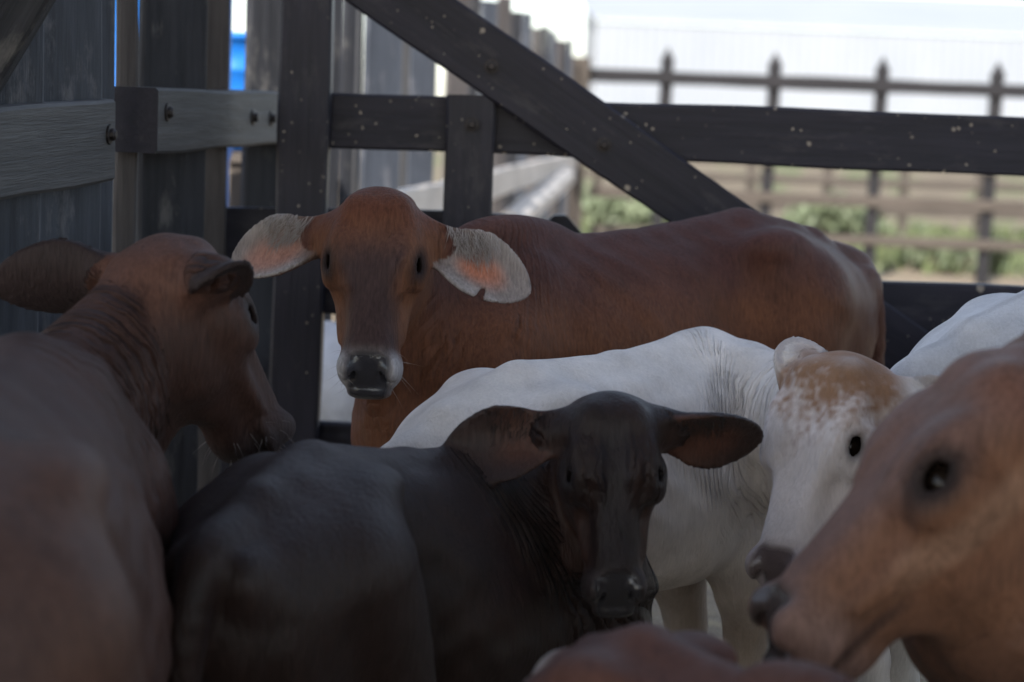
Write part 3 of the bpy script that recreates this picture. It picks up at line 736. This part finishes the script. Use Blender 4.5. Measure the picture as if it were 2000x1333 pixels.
# ================================================================== LEFT BOARD FENCE, receding
FX = lambda Y: -1.24 + .097 * Y
FD = Vector((.097, 1, 0)).normalized(); FNR = Vector((1, -.097, 0)).normalized()     # along, and towards the pen
YPX = lambda px: 4822 / (1377 - px)
def left_fence():
    g = empty('board_fence', (FX(6), 6, 0), 'weathered fence of tall upright boards with gaps running back on the left', 'fence')
    def board(px0, px1, mat, off=0.0, h=2.05, tk=.028, z0=0.0, name='board', slant=.9):
        yc = (YPX(px0) + YPX(px1)) / 2; hw_ = (px1 - px0) / FPX * yc / 2; xc = ((px0 + px1) / 2 - 1000) / FPX * yc
        dv = Vector((1, slant, 0)) * hw_; c = Vector((xc, yc, 0)) + FNR * off
        return plank(name, (c[0], c[1], z0), (c[0] + rng.normal(0, .004), c[1], h), dv.length * 2, tk, dv, M[mat], g, rough=.003)
    board(-160, -78, 'board'); board(-76, 52, 'board'); board(54, 170, 'board'); board(172, 205, 'board')
    board(217, 256, 'board_brown', tk=.04, slant=.3); board(270, 378, 'board_dark'); board(381, 430, 'board_brown', tk=.05, slant=.3)
    board(470, 556, 'board_dark'); board(562, 640, 'board_dark')
    board(654, 676, 'board_dark'); board(677, 685, 'rail'); board(694, 762, 'board'); board(764, 780, 'rail')
    for i, (a, b_) in enumerate(((783, 832), (855, 893), (896, 915), (918, 946), (948, 972), (974, 995), (998, 1014), (1017, 1032), (1034, 1047), (1050, 1062), (1064, 1074), (1076, 1086), (1088, 1096))):
        board(a, b_, ('board', 'board_brown', 'board_dark')[i % 3], 0, h=1.95 + rng.uniform(-.04, .04))
    def rl(pa, pb, off, mat, tk=.05, name='rail', px_in=True):
        """rail between two (px, ytop, ybot) stations"""
        (xa, ta, ba), (xb, tb, bb) = pa, pb; ya, yb = YPX(xa), YPX(xb)
        za = (at(xa, ta, ya)[2] + at(xa, ba, ya)[2]) / 2; zb = (at(xb, tb, yb)[2] + at(xb, bb, yb)[2]) / 2
        w = at(xa, ta, ya)[2] - at(xa, ba, ya)[2]
        A = at(xa, (ta + ba) / 2, ya * (1 - off)); B_ = at(xb, (tb + bb) / 2, yb * (1 - off)); w *= 1 - off
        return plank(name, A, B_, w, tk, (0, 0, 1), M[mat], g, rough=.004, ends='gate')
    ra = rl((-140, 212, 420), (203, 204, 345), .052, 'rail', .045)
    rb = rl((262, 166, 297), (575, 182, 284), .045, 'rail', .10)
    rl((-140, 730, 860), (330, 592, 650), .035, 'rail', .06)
    A0 = Vector((FX(7.3), 7.3, .93)) + FNR * .05
    plank('rail', A0, Vector((FX(17.2), 17.2, .95)) + FNR * .05, .15, .05, (0, 0, 1), M['pale'], g)
    plank('rail', Vector((FX(5.9), 5.9, .35)) + FNR * .05, Vector((FX(17.2), 17.2, .35)) + FNR * .05, .14, .05, (0, 0, 1), M['rail'], g)
    a, b_ = at(95, -110, 3.35), at(-70, 170, 3.35); plank('brace', a, b_, .11, .05, (1, 0, .5), M['board_dark'], g)
    for px, py in ((190, 262), (280, 218), (455, 228), (492, 230)):
        y = YPX(px); p = at(px, py, y * (1 - (.052 if px < 210 else .045))); bolt(ra if px < 210 else rb, Vector(p) + FNR * (.024 if px < 210 else .051), FNR, .013)
left_fence()
p = at(960, 440, 11.4); q = at(1080, 345, 15.8)
tag(plank('leaning_log', (p[0] + .1, p[1], p[2]), (q[0] + .1, q[1], q[2]), .17, .15, (0, 0, 1), M['pale'], ch=.05), 'pale stripped log slanting along the far left fence', 'log')

# ================================================================== FAR RAIL FENCE
def far_fence():
    YF = 17.4
    g = empty('rail_fence', (3, YF, 0), 'dark far rail fence with pointed post tops in front of the white shed', 'fence')
    def zy(px, py): return at(px, py, YF)
    posts = (1305, 1515, 1725, 1950, 2170)
    for px in posts:
        a = zy(px, 98 + (px - 1305) * .045)
        po = plank('post', (a[0] - .03, YF, 0), (a[0], YF, a[2] - .12), .10, .09, (1, 0, 0), M['far'], g)
        V = []; c = (a[0], YF, a[2] - .12)
        for dx, dy in ((-.056, -.05), (.056, -.05), (.056, .05), (-.056, .05)): V.append((c[0] + dx, c[1] + dy, c[2]))
        V += [(v[0], v[1], v[2] + .03) for v in V[:4]] + [(c[0], c[1], c[2] + .15)]
        mesh_obj('post_cap', V, [(3, 2, 1, 0), (0, 1, 5, 4), (1, 2, 6, 5), (2, 3, 7, 6), (3, 0, 4, 7), (4, 5, 8), (5, 6, 8), (6, 7, 8), (7, 4, 8)], M['far'], po)
    for (y0, h, mt) in ((147, .115, 'far'), (372, .10, 'brownfar'), (448, .09, 'brownfar'), (300, .09, 'brownfar')):
        a = zy(1150, y0); plank('rail', (a[0], YF - .07, a[2]), (a[0] + 5.4, YF - .07, a[2] + .0), h, .04, (0, 0, 1), M[mt], g)
    a = zy(1118, 112)
    tag(plank('corner_post', (a[0] - .02, YF - .1, 0), (a[0], YF - .1, a[2]), .30, .28, (1, 0, 0), M['brownfar'], ch=.03), 'thick grey brown corner post where the far fences meet', 'post')
    # a second, paler paddock fence farther off
    Y2 = 24
    g2 = empty('paddock_fence', (4, Y2, 0), 'brown paddock fence of thin rails beyond the far dark fence', 'fence')
    for px in range(1170, 2300, 150):
        a = at(px, 300, Y2); plank('post', (a[0], Y2, 0), (a[0], Y2, 1.15), .10, .10, (1, 0, 0), M['brownfar'], g2)
    for z in (.35, .68, 1.02):
        plank('rail', (.8, Y2 - .07, z), (8.2, Y2 - .07, z + .02), .10, .04, (0, 0, 1), M['brownfar'], g2)
far_fence()

# ================================================================== WHITE SHED
def shed():
    m, t, b = new_mat('white_corrugated_sheet')
    tc = t.nodes.new('ShaderNodeTexCoord').outputs['Object']
    n = noise(t, mapping(t, tc, (.5, 1, .25)), 1.0, 4)
    c = ramp(t, n, [(.3, (.25, .27, .30)), (.7, (.295, .31, .335))]); t.links.new(c, b.inputs['Base Color']); b.inputs['Roughness'].default_value = .6
    Y0 = 42; g = empty('shed', (14, Y0, 0), 'long white corrugated shed across the yard behind the far fence', 'shed')
    zt = at(1165, 42, Y0)[2]; x0 = at(1165, 60, Y0)[0]; x1 = x0 + 26
    def corr(za, zb, name, ya, yb):
        V = []; F = []; nn = int((x1 - x0) / .05)
        for i in range(nn + 1):
            x = x0 + i * .05; off = .02 * math.cos(i * math.pi / 2)
            V += [(x, ya + off, za), (x, yb + off, zb)]
        for i in range(nn): F.append((2 * i, 2 * i + 2, 2 * i + 3, 2 * i + 1))
        return mesh_obj(name, V, F, m, g)
    corr(0, zt, 'wall', Y0, Y0)
    V = [(x0 - .1, Y0 - .06, zt + .02), (x1, Y0 - .06, zt + .02), (x1, Y0 + 8, zt + 1.2), (x0 - .3, Y0 + 8, zt + 1.2)]; V += [(a, b_, c_ + .08) for a, b_, c_ in V]
    mesh_obj('roof', V, [(3, 2, 1, 0), (4, 5, 6, 7), (0, 1, 5, 4), (1, 2, 6, 5), (2, 3, 7, 6), (3, 0, 4, 7)], m, g)
    V = [(x0, Y0 + .05, 0), (x0, Y0 + 8, 0), (x0, Y0 + 8, zt + 1.1), (x0, Y0 + .05, zt)]
    mesh_obj('side_wall', V, [(0, 1, 2, 3)], m, g)
shed()

def bank():
    V = []; F = []; xs = np.linspace(-2, 40, 60); prof = [(26, .004), (28, .35), (30.5, .95), (33, 1.28), (36, 1.36), (41.5, 1.34)]
    for x in xs:
        for i, (y, z) in enumerate(prof): V.append((x + rng.normal(0, .05), y + rng.normal(0, .2), z + (rng.normal(0, .04) if 0 < i else 0)))
    n = len(prof)
    for i in range(len(xs) - 1):
        for j in range(n - 1): F.append((i * n + j, (i + 1) * n + j, (i + 1) * n + j + 1, i * n + j + 1))
    m, t, b = new_mat('dry_bank'); pos = t.nodes.new('ShaderNodeNewGeometry').outputs['Position']
    c = ramp(t, noise(t, pos, .9, 6, .65), [(.32, (.10, .082, .06)), (.5, (.135, .112, .08)), (.62, (.09, .11, .05))]); t.links.new(c, b.inputs['Base Color']); b.inputs['Roughness'].default_value = .95
    bump(t, b, noise(t, pos, 9, 5), .05)
    tag(mesh_obj('bank', V, F, m, None, True), kind='structure')
bank()

# ================================================================== VEGETATION
def leaf_mat(name, c0, c1):
    m, t, b = new_mat(name)
    oi = t.nodes.new('ShaderNodeNewGeometry'); n = noise(t, oi.outputs['Position'], 2.0, 3)
    r_ = mth(t, 'ADD', mth(t, 'MULTIPLY', n, .6), mth(t, 'MULTIPLY', oi.outputs['Random Per Island'], .5))
    t.links.new(ramp(t, r_, [(.25, c0), (.8, c1)]), b.inputs['Base Color']); b.inputs['Roughness'].default_value = .6
    b.inputs['Transmission Weight'].default_value = 0
    return m
M['leaf'] = leaf_mat('leaf', (.035, .07, .02), (.11, .17, .05)); M['leaf2'] = leaf_mat('pale_leaf', (.10, .125, .07), (.17, .20, .12))
M['grass'] = leaf_mat('grass_blade', (.06, .085, .03), (.14, .165, .075)); M['bark'] = simple('bark', (.12, .095, .075), .9, 0, .3, 12, bmp=.02)

def leaves(centres, rads, n, size):
    c = np.array(centres); r = np.array(rads); w = r**2 / (r**2).sum(); pick = rng.choice(len(c), n, p=w)
    d = rng.normal(size=(n, 3)); d /= np.linalg.norm(d, axis=1, keepdims=True); rr = rng.uniform(.35, 1.05, n) ** .6
    p = c[pick] + d * (rr * r[pick])[:, None] * np.array((1, 1, .8))
    a = rng.normal(size=(n, 3)); a /= np.linalg.norm(a, axis=1, keepdims=True); b_ = np.cross(a, rng.normal(size=(n, 3))); b_ /= np.linalg.norm(b_, axis=1, keepdims=True)
    s = (size * rng.uniform(.6, 1.3, n))[:, None]
    V = np.stack([p - a * s, p + b_ * s * .45, p + a * s, p - b_ * s * .45], 1).reshape(-1, 3)
    return V, np.arange(4 * n).reshape(-1, 4)

def limb_mesh(chains):
    V = []; F = []
    for pts, rad in chains:
        P_, R_ = smooth_chain(pts, rad, 3); b0 = len(V)
        for p_, r_ in zip(P_, R_):
            for k_ in range(8): V.append((p_[0] + r_ * math.cos(k_ * .785), p_[1] + r_ * math.sin(k_ * .785), p_[2]))
        for i in range(len(P_) - 1):
            for k_ in range(8): F.append((b0 + i * 8 + k_, b0 + i * 8 + (k_ + 1) % 8, b0 + (i + 1) * 8 + (k_ + 1) % 8, b0 + (i + 1) * 8 + k_))
    return V, F

def tree(x, y, h, cr, label, mat='leaf', n=2600, size=.13):
    g = empty('tree', (x, y, 0), label, 'tree', 'trees beyond the left fence')
    lean = rng.normal(0, .3, 2); fork = np.array((x + lean[0] * .4, y + lean[1] * .4, h * .38)); cs = []; rs = []; ch = [([(x, y, -.05), (x + lean[0] * .1, y, h * .18), fork], [.20, .15, .12])]
    for i in range(11):
        a = i * 2.4 + rng.uniform(-.3, .3); e = rng.uniform(.25, 1.0); rad = cr * (1.05 - .55 * e) * rng.uniform(.7, 1.1)
        c = np.array((x + lean[0] + math.cos(a) * rad, y + lean[1] + math.sin(a) * rad, h * (.40 + .55 * e))); cs.append(c); rs.append(cr * rng.uniform(.30, .5))
        ch.append(([fork, (fork + c) / 2 + np.array((0, 0, .15)), c], [.07, .045, .015]))
    V, F = limb_mesh(ch); mesh_obj('trunk', V, F, M['bark'], g, True)
    V, F = leaves(cs, rs, n, size); mesh_obj('crown', V, F, M[mat], g)
tree(-3.6, 13, 4.2, 1.7, 'broad green tree glimpsed through the left fence gaps nearest the post')
tree(-7.5, 15, 5.5, 2.2, 'taller dark green tree glimpsed through gaps at the far left')
tree(-6.4, 24, 5.0, 2.0, 'pale green tree far behind the receding board fence', 'leaf2')

def bush(x, y, w, h, label, mat='leaf2', n=700):
    g = empty('bush', (x, y, 0), label, 'bush', 'bushes beyond the far fence')
    cs = [(x + rng.uniform(-w, w) * .7, y + rng.uniform(-.4, .4), h * rng.uniform(.35, .75)) for _ in range(8)]; rs = [h * rng.uniform(.25, .42) for _ in cs]
    V, F = limb_mesh([([(x, y, 0), ((x + c[0]) / 2, (y + c[1]) / 2, c[2] * .6), c], [.03, .02, .008]) for c in cs]); mesh_obj('stem', V, F, M['bark'], g, True)
    V, F = leaves(cs, rs, n, .09); mesh_obj('foliage', V, F, M[mat], g)
for (px, py, Y, w, h, lab) in ((1620, 410, 21.5, .65, .62, 'low green bush seen under the top rail, left of the dark far post'), (1235, 410, 21, .5, .6, 'green bush beside the thick corner post'),
                               (1850, 490, 18.8, 1.0, .30, 'wide low weeds at the foot of the far fence')):
    p = at(px, py, Y); bush(p[0], Y, w, h, lab)
def grass():
    n = 9000; x = rng.uniform(-1, 11, n); y = rng.uniform(18.5, 26, n); V = []; F = []
    h = rng.uniform(.06, .22, n); a = rng.uniform(0, 6.28, n)
    c, s_ = np.cos(a), np.sin(a); lx = rng.normal(0, .06, n)
    V = np.stack([np.stack([x - c * .03, y - s_ * .03, np.zeros(n)], 1), np.stack([x + c * .03, y + s_ * .03, np.zeros(n)], 1), np.stack([x + lx, y + lx * .5, h], 1)], 1).reshape(-1, 3)
    tag(mesh_obj('grass', V, np.arange(3 * n).reshape(-1, 3), M['grass']), 'patchy green grass beyond the far fence', 'grass', kind='stuff')
grass()

# ================================================================== BLUE BARRELS
def barrel(px, ytop, Y, r, label, z0=0.0):
    p = at(px, ytop, Y); h = p[2] - z0; x, y = p[0], Y
    prof = [(r * .92, 0), (r, .03), (r, h * .30), (r * 1.04, h * .32), (r * 1.04, h * .36), (r, h * .38), (r, h * .64), (r * 1.04, h * .66), (r * 1.04, h * .70), (r, h * .72), (r, h * .93), (r * 1.05, h * .94), (r * 1.05, h * .985), (r * .95, h), (r * .9, h * .985), (0, h * .98)]
    V = []; F = []; n = 28
    for rr, z in prof:
        for k_ in range(n): V.append((x + rr * math.cos(k_ * 2 * math.pi / n), y + rr * math.sin(k_ * 2 * math.pi / n), z + z0))
    F.append(tuple(range(n - 1, -1, -1)))
    for i in range(len(prof) - 1):
        for k_ in range(n): F.append((i * n + k_, i * n + (k_ + 1) % n, (i + 1) * n + (k_ + 1) % n, (i + 1) * n + k_))
    tag(mesh_obj('barrel', V, F, M['blue'], None, True), label, 'barrel', 'blue barrels beyond the fence')
barrel(452, 66, 7.2, .20, 'bright blue plastic barrel on a brown stand seen through the wide fence gap', at(452, 292, 7.2)[2])
def stand():
    p = at(452, 292, 7.2); g = empty('timber_stand', (p[0], 7.2, 0), 'brown timber stand under the blue barrel behind the left fence', 'stand')
    plank('top', (p[0] - .3, 7.2, p[2] - .025), (p[0] + .3, 7.2, p[2] - .025), .5, .04, (0, 1, 0), M['brownfar'], g)
    for dx in (-.25, -.08, .09, .26): plank('leg', (p[0] + dx, 7.0, 0), (p[0] + dx, 7.0, p[2] - .046), .12, .06, (1, 0, 0), M['brownfar'], g)
stand()
barrel(255, -120, 5.9, .30, 'taller blue barrel showing as a strip in the narrow left gap')

# ================================================================== THE CATTLE
GRP = 'calves penned behind the gate'
V3 = lambda *a: np.array(a, float)

# -- chestnut calf facing the camera in front of the gate
def coat_A(I):
    c = base_coat(I, (.130, .051, .024)); n = vnoise(I['P'], 9, 1) * .6 + vnoise(I['P'], 22, 2) * .4
    topd = sstep(-.22, -.02, I['z'] + (n - .5) * .12); c = mix(c, topd * .85 * (1 - I['hw']), (.062, .026, .024))
    c = mix(c, sstep(-.02, -.3, I['s']) * .55 * (1 - I['hw']), (.075, .036, .030))
    c = mix(c, I['neck'] * .35, (.13, .055, .035))
    x, y, z = I['hd']; h = I['hw']
    c = mix(c, h, (.15, .066, .037))
    hwid = np.interp(x, [.05, .14, .22, .30, .36], [.085, .080, .055, .050, .06]); c = mix(c, h * sstep(.022, -.022, np.abs(y) - hwid + (n - .5) * .04) * sstep(.04, .17, x + (n - .5) * .06) * sstep(-.10, -.04, z), (.058, .034, .033))
    c = mix(c, h * sstep(.13, .04, x + (n - .5) * .05) * sstep(-.1, -.03, z), (.112, .042, .024))
    c = mix(c, h * sstep(.33, .38, x) * .9, (.22, .20, .20))
    c = mix(c, h * sstep(.34, .375, x) * sstep(.045, .06, np.abs(y)) * .7, (.42, .40, .40))
    c = mix(c, sstep(.050, .034, I['eyed']), (.020, .012, .012))
    c = mix(c, I['eout'], (.15, .075, .05))
    e = I['ein']; c = mix(c, e, (.24, .205, .195)); c = mix(c, e * sstep(.5, .85, np.abs(I['ev'])) * .6, (.36, .33, .32))
    pk = sstep(.42, .12, np.hypot((I['eu'] - .58) * 1.25, (I['ev'] + .1) * .55) + (n - .5) * .35)
    c = mix(c, e * pk * np.where(I['esg'] > 0, 1, .55), (.48, .19, .12)); c = mix(c, np.maximum(e, I['eout']) * sstep(.46, .20, I['eu'] + (n - .5) * .15), (.115, .065, .048))
    c = mix(c, e * sstep(.25, .1, np.hypot((I['eu'] - .42), (I['ev'] - .45) * .4)) * .6, (.12, .085, .075))
    return c
A = calf('brown_calf', 'chestnut brown calf with pale notched ears facing the camera in front of the gate', 'calf',
         at(1445, 424, 4.42), at(975, 478, 4.05), 1.0, at(738, 382, 3.74), .84, V3(-.012, -.36, -.93), V3(-.03, -.93, .36),
         ears=({'dir': V3(.90, -.12, -.38), 'open': V3(.05, -.9, .35), 'low': .066, 'len': .30, 'wid': .074, 'cup': .5, 'notch': [(.68, -.84, .006, .018)]},
               {'dir': V3(-.93, .12, -.26), 'open': V3(-.1, -.85, .45), 'low': .066, 'len': .29, 'wid': .072, 'cup': .5}),
         coat=coat_A, vox=.005, flank=.8, group=GRP, fold=.35, neck_t=(.12, .10), dewlap=1.2)

# -- dark calf in the centre
def coat_B(I):
    c = base_coat(I, (.019, .0100, .0085)); n = vnoise(I['P'], 9, 3) * .6 + vnoise(I['P'], 22, 4) * .4
    c = mix(c, I['neck'] * .5, (.026, .016, .016))
    c = mix(c, sstep(.55, .8, n) * .5, (.030, .016, .014))
    c = mix(c, sstep(-.5, -.62, I['z']) * .5 * (1 - I['hw']), (.055, .03, .022))
    x, y, z = I['hd']; h = I['hw']
    c = mix(c, h * sstep(-.025, -.07, z + (n - .5) * .02) * .8, (.050, .024, .018)); c = mix(c, h * sstep(.05, .02, np.abs(y)) * sstep(.02, .08, x) * .6, (.016, .013, .016))
    c = mix(c, h * sstep(.33, .37, x) * .8, (.045, .035, .035))
    c = mix(c, sstep(.050, .034, I['eyed']), (.014, .010, .011))
    c = mix(c, I['ein'], (.032, .019, .017)); c = mix(c, I['ein'] * sstep(.5, .15, np.hypot(I['eu'] - .35, I['ev'] * .4) + (n - .5) * .5) * .8, (.085, .036, .024)); c = mix(c, I['eout'], (.02, .013, .014))
    return c
Bc = calf('dark_calf', 'very dark brown calf in the middle turning its head back to the camera', 'calf',
          at(612, 884, 2.82), at(925, 876, 3.22), .82, at(1196, 786, 3.06), .735, V3(.06, -.34, -.94), V3(.06, -.94, .34),
          ears=({'dir': V3(.95, .1, -.12), 'open': V3(.3, -.75, -.5), 'len': .275, 'wid': .074, 'cup': .5, 'droop': .2},
                {'dir': V3(-.95, -.1, -.22), 'open': V3(.1, -.85, .3), 'len': .30, 'wid': .080, 'cup': .55}),
          coat=coat_B, mat='coat_dark', face=.92, fold=1.5, bend=(.40, 1.0, .46), hip_w=.78, flank=.35, vox=.005, group=GRP, neck_t=(.14, .10), dewlap=1.3)

# -- dark brown calf on the left, seen from behind
def coat_C(I):
    c = base_coat(I, (.054, .026, .0195)); n = vnoise(I['P'], 8, 5) * .6 + vnoise(I['P'], 20, 6) * .4
    c = mix(c, sstep(.50, -.10, I['s'] + (n - .5) * .2) * .7, (.092, .050, .037))  # paler towards the rump: light on the barrel painted into the coat
    c = mix(c, sstep(.5, .75, n) * .4, (.065, .034, .027))
    h = I['hw']; x, y, z = I['hd']
    c = mix(c, h * .5, (.06, .034, .028)); c = mix(c, h * sstep(.1, .02, x), (.10, .048, .035)); c = mix(c, h * sstep(.33, .38, x), (.05, .035, .033))
    c = mix(c, sstep(.050, .034, I['eyed']), (.018, .012, .012))
    c = mix(c, I['ein'], (.028, .019, .019)); c = mix(c, I['eout'], (.032, .022, .022))
    return c
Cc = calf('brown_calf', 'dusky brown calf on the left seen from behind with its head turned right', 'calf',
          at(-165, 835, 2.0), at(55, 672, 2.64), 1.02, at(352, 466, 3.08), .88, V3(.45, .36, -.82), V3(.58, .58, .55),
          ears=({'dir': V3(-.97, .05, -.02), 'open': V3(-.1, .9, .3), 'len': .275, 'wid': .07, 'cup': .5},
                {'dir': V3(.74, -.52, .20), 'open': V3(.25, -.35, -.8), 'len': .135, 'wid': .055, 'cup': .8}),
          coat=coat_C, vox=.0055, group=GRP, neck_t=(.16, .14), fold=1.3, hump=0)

# -- white calf in the middle
def coat_D(I):
    c = base_coat(I, (.74, .69, .655)); n = vnoise(I['P'], 9, 7) * .6 + vnoise(I['P'], 25, 8) * .4
    c = mix(c, sstep(.55, .8, n) * .35, (.58, .52, .49)); c = mix(c, sstep(.52, .34, I['zz'] + (n - .5) * .1) * .85, (.25, .19, .15))  # second mix: shade on the lower legs painted into the coat
    c = mix(c, I['neck'] * sstep(-.3, -.45, I['z']) * .5, (.52, .44, .36))
    x, y, z = I['hd']; h = I['hw']
    c = mix(c, h, (.68, .62, .61)); c = mix(c, h * sstep(.17, .03, x + (vnoise(I['P'], 120, 31) - .5) * .10 + (n - .5) * .08 + np.abs(y) * .25) * sstep(-.12, -.04, z), (.29, .165, .100))
    c = mix(c, h * sstep(.09, .16, x) * sstep(.22, .12, x) * sstep(.045, .02, np.abs(y)) * sstep(.35, .75, n * .5 + vnoise(I['P'], 140, 32) * .5), (.36, .27, .26))
    c = mix(c, h * sstep(.33, .37, x), (.42, .36, .36)); c = mix(c, sstep(.042, .030, I['eyed']), (.045, .035, .033))
    c = mix(c, I['ein'], (.52, .47, .46))
    return c
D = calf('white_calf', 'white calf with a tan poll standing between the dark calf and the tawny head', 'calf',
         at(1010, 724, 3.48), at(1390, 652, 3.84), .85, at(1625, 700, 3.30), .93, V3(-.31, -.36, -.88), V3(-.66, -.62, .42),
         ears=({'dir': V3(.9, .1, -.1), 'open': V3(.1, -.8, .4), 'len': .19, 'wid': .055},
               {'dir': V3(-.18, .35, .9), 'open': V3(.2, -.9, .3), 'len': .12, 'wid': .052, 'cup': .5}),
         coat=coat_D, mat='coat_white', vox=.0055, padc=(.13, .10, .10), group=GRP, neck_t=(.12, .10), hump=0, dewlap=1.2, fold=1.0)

# -- tawny head close on the right
def coat_F(I):
    c = base_coat(I, (.155, .076, .046)); n = vnoise(I['P'], 8, 9) * .6 + vnoise(I['P'], 20, 10) * .4
    h = I['hw']; x, y, z = I['hd']
    c = mix(c, h * sstep(-.05, .0, z) * .8, (.17, .10, .085)); c = mix(c, h * sstep(.08, .02, x) * .7, (.17, .08, .055))
    c = mix(c, sstep(.5, .75, n) * .5, (.155, .078, .050))
    c = mix(c, h * sstep(.31, .37, x) * .6, (.22, .14, .12)); c = mix(c, sstep(.050, .034, I['eyed']), (.022, .015, .014))
    c = mix(c, h * sstep(.24, .30, x) * sstep(.012, .004, np.abs(z + .112)) * .8, (.06, .035, .028)); c = mix(c, h * sstep(.025, .008, np.abs(z + .15 - .2 * (x - .2))) * sstep(.08, .14, x) * sstep(.32, .26, x) * .5, (.11, .055, .035)); c = mix(c, h * sstep(.30, .22, x) * sstep(.03, .01, np.abs(z + .085 + (n - .5) * .03)) * .45, (.33, .205, .145))  # mouth and jaw creases darkened, cheek ridge lightened: relief shading painted into coat
    c = mix(c, I['ein'], (.12, .08, .07)); c = mix(c, I['eout'], (.13, .075, .055))
    return c
Fc = calf('tawny_cow', 'tawny light brown cow close on the right in profile facing left', 'cow',
          V3(1.44, 2.80, 1.12), V3(.82, 2.58, 1.10), 1.08, at(1950, 704, 2.45), 1.07, V3(-.71, -.10, -.71), V3(-.71, -.10, .71),
          ears=({'dir': V3(.62, -.55, -.25), 'open': V3(-.6, -.5, -.3), 'len': .2, 'wid': .06}, {'dir': V3(.1, .95, -.1), 'open': V3(-.8, .2, .3), 'len': .2, 'wid': .06}),
          coat=coat_F, vox=.0065, neck_r=1.12, padc=(.060, .042, .036), group=GRP, neck_t=(.12, .16), fold=.5)

# -- pale cow at the right edge, rump towards us
def coat_E(I):
    c = base_coat(I, (.66, .65, .66)); n = vnoise(I['P'], 9, 11); c = mix(c, sstep(.55, .8, n) * .4, (.5, .49, .5))
    c = mix(c, sstep(.012, .004, np.abs(I['l'])) * sstep(-.4, -.2, I['s']) * .3, (.3, .29, .3)); return c
E = calf('pale_cow', 'pale grey white cow at the right edge behind the tawny head, showing its rump', 'cow',
         at(2055, 572, 3.62), at(2055, 572, 3.62) + V3(.52, .38, .0), 1.0, coat=coat_E, mat='coat_white', vox=.0075, group=GRP, tail=True,
         head=at(1998, 566, 3.62) + V3(1.0, .6, .08), hx=V3(.7, .3, -.6), hz=V3(.5, .3, .8))

# -- reddish back low in the foreground
def coat_G(I):
    c = base_coat(I, (.115, .055, .043)); n = vnoise(I['P'], 8, 13); c = mix(c, sstep(.5, .8, n) * .5, (.08, .036, .028))
    c = mix(c, sstep(-.30, -.36, I['s']) * .8, (.5, .45, .42)); return c
G = calf('reddish_calf', 'small reddish brown calf whose blurred back rises at the bottom edge', 'calf',
         at(1262, 1240, 2.22), at(1600, 1372, 2.02), .62, coat=coat_G, vox=.0075, group=GRP,
         head=V3(.62, 1.95, .70), hx=V3(.8, .1, -.6), hz=V3(.6, .1, .8), kh=.75)

# -- white calf beyond the gate
Hc = calf('white_calf', 'blurred white calf standing beyond the gate, glimpsed between its rails', 'calf',
          at(640, 640, 5.75), at(420, 640, 6.15), .95, coat=coat_E, mat='coat_white', vox=.009, group=None,
          head=at(300, 600, 6.4), hx=V3(-.5, .3, -.8), hz=V3(-.8, .3, .5))

# ------------------------------------------------------------------ ear fringes, lashes, whiskers
def ear_fringe(Cf, n, mat, L=(.012, .032), which=(0, 1)):
    I = Cf['I']
    for w in which:
        sg, earf, base, eu, ev, en, EL, EW = Cf['ears'][w]
        m_ = np.nonzero((I['ein'] > .5) & (I['esg'] == sg) & (I['ev'] > .1) & (I['eu'] < .62))[0]
        if len(m_) == 0: continue
        p = rng.choice(m_, n); dirs = en * .35 - ev * rng.uniform(.3, 1.0, n)[:, None] + eu * rng.uniform(.1, .8, n)[:, None]
        strands('ear_hair', Cf['V'][p] + en * -.0, dirs, rng.uniform(*L, n), M[mat], Cf['root'], r=.0005)
ear_fringe(A, 420, 'hair_pale'); ear_fringe(D, 160, 'hair_pale', (.008, .02), (1,)); ear_fringe(Bc, 160, 'hair_dark', (.01, .02))
def lashes(Cf, n=22):
    for e, eo_ in zip(Cf['eyes'], Cf['eye_obs']):
        c, r, out, ax = e; up_ = ax[1] if ax[1] @ UP > 0 else -ax[1]
        tt = rng.uniform(-1, 1, n); roots = [c + ax[0] * r * .95 * a + up_ * r * .65 * math.sqrt(1 - a * a * .8) + out * r * .75 for a in tt]
        strands('eyelashes', roots, [out * 1.0 + up_ * .15 + ax[0] * a * .5 for a in tt], rng.uniform(.014, .024, n), M['hair_dark'], eo_, r=.0007, droop=.5, curl=.05)
for q in (A, Bc, Cc, D, Fc): lashes(q)
def whiskers(Cf, n, mat):
    I = Cf['I']; x, y, z = I['hd']; m_ = np.nonzero((x > .34) & (I['hw'] > .5) & (I['pad'] < .2) & (z < -.04))[0]
    p = rng.choice(m_, n); strands('whiskers', Cf['V'][p], Cf['N'][p] + Cf['hx'] * .4, rng.uniform(.015, .04, n), M[mat], Cf['root'], r=.0004)
whiskers(Cc, 60, 'hair_pale'); whiskers(A, 40, 'hair_pale'); whiskers(Bc, 30, 'hair_dark')
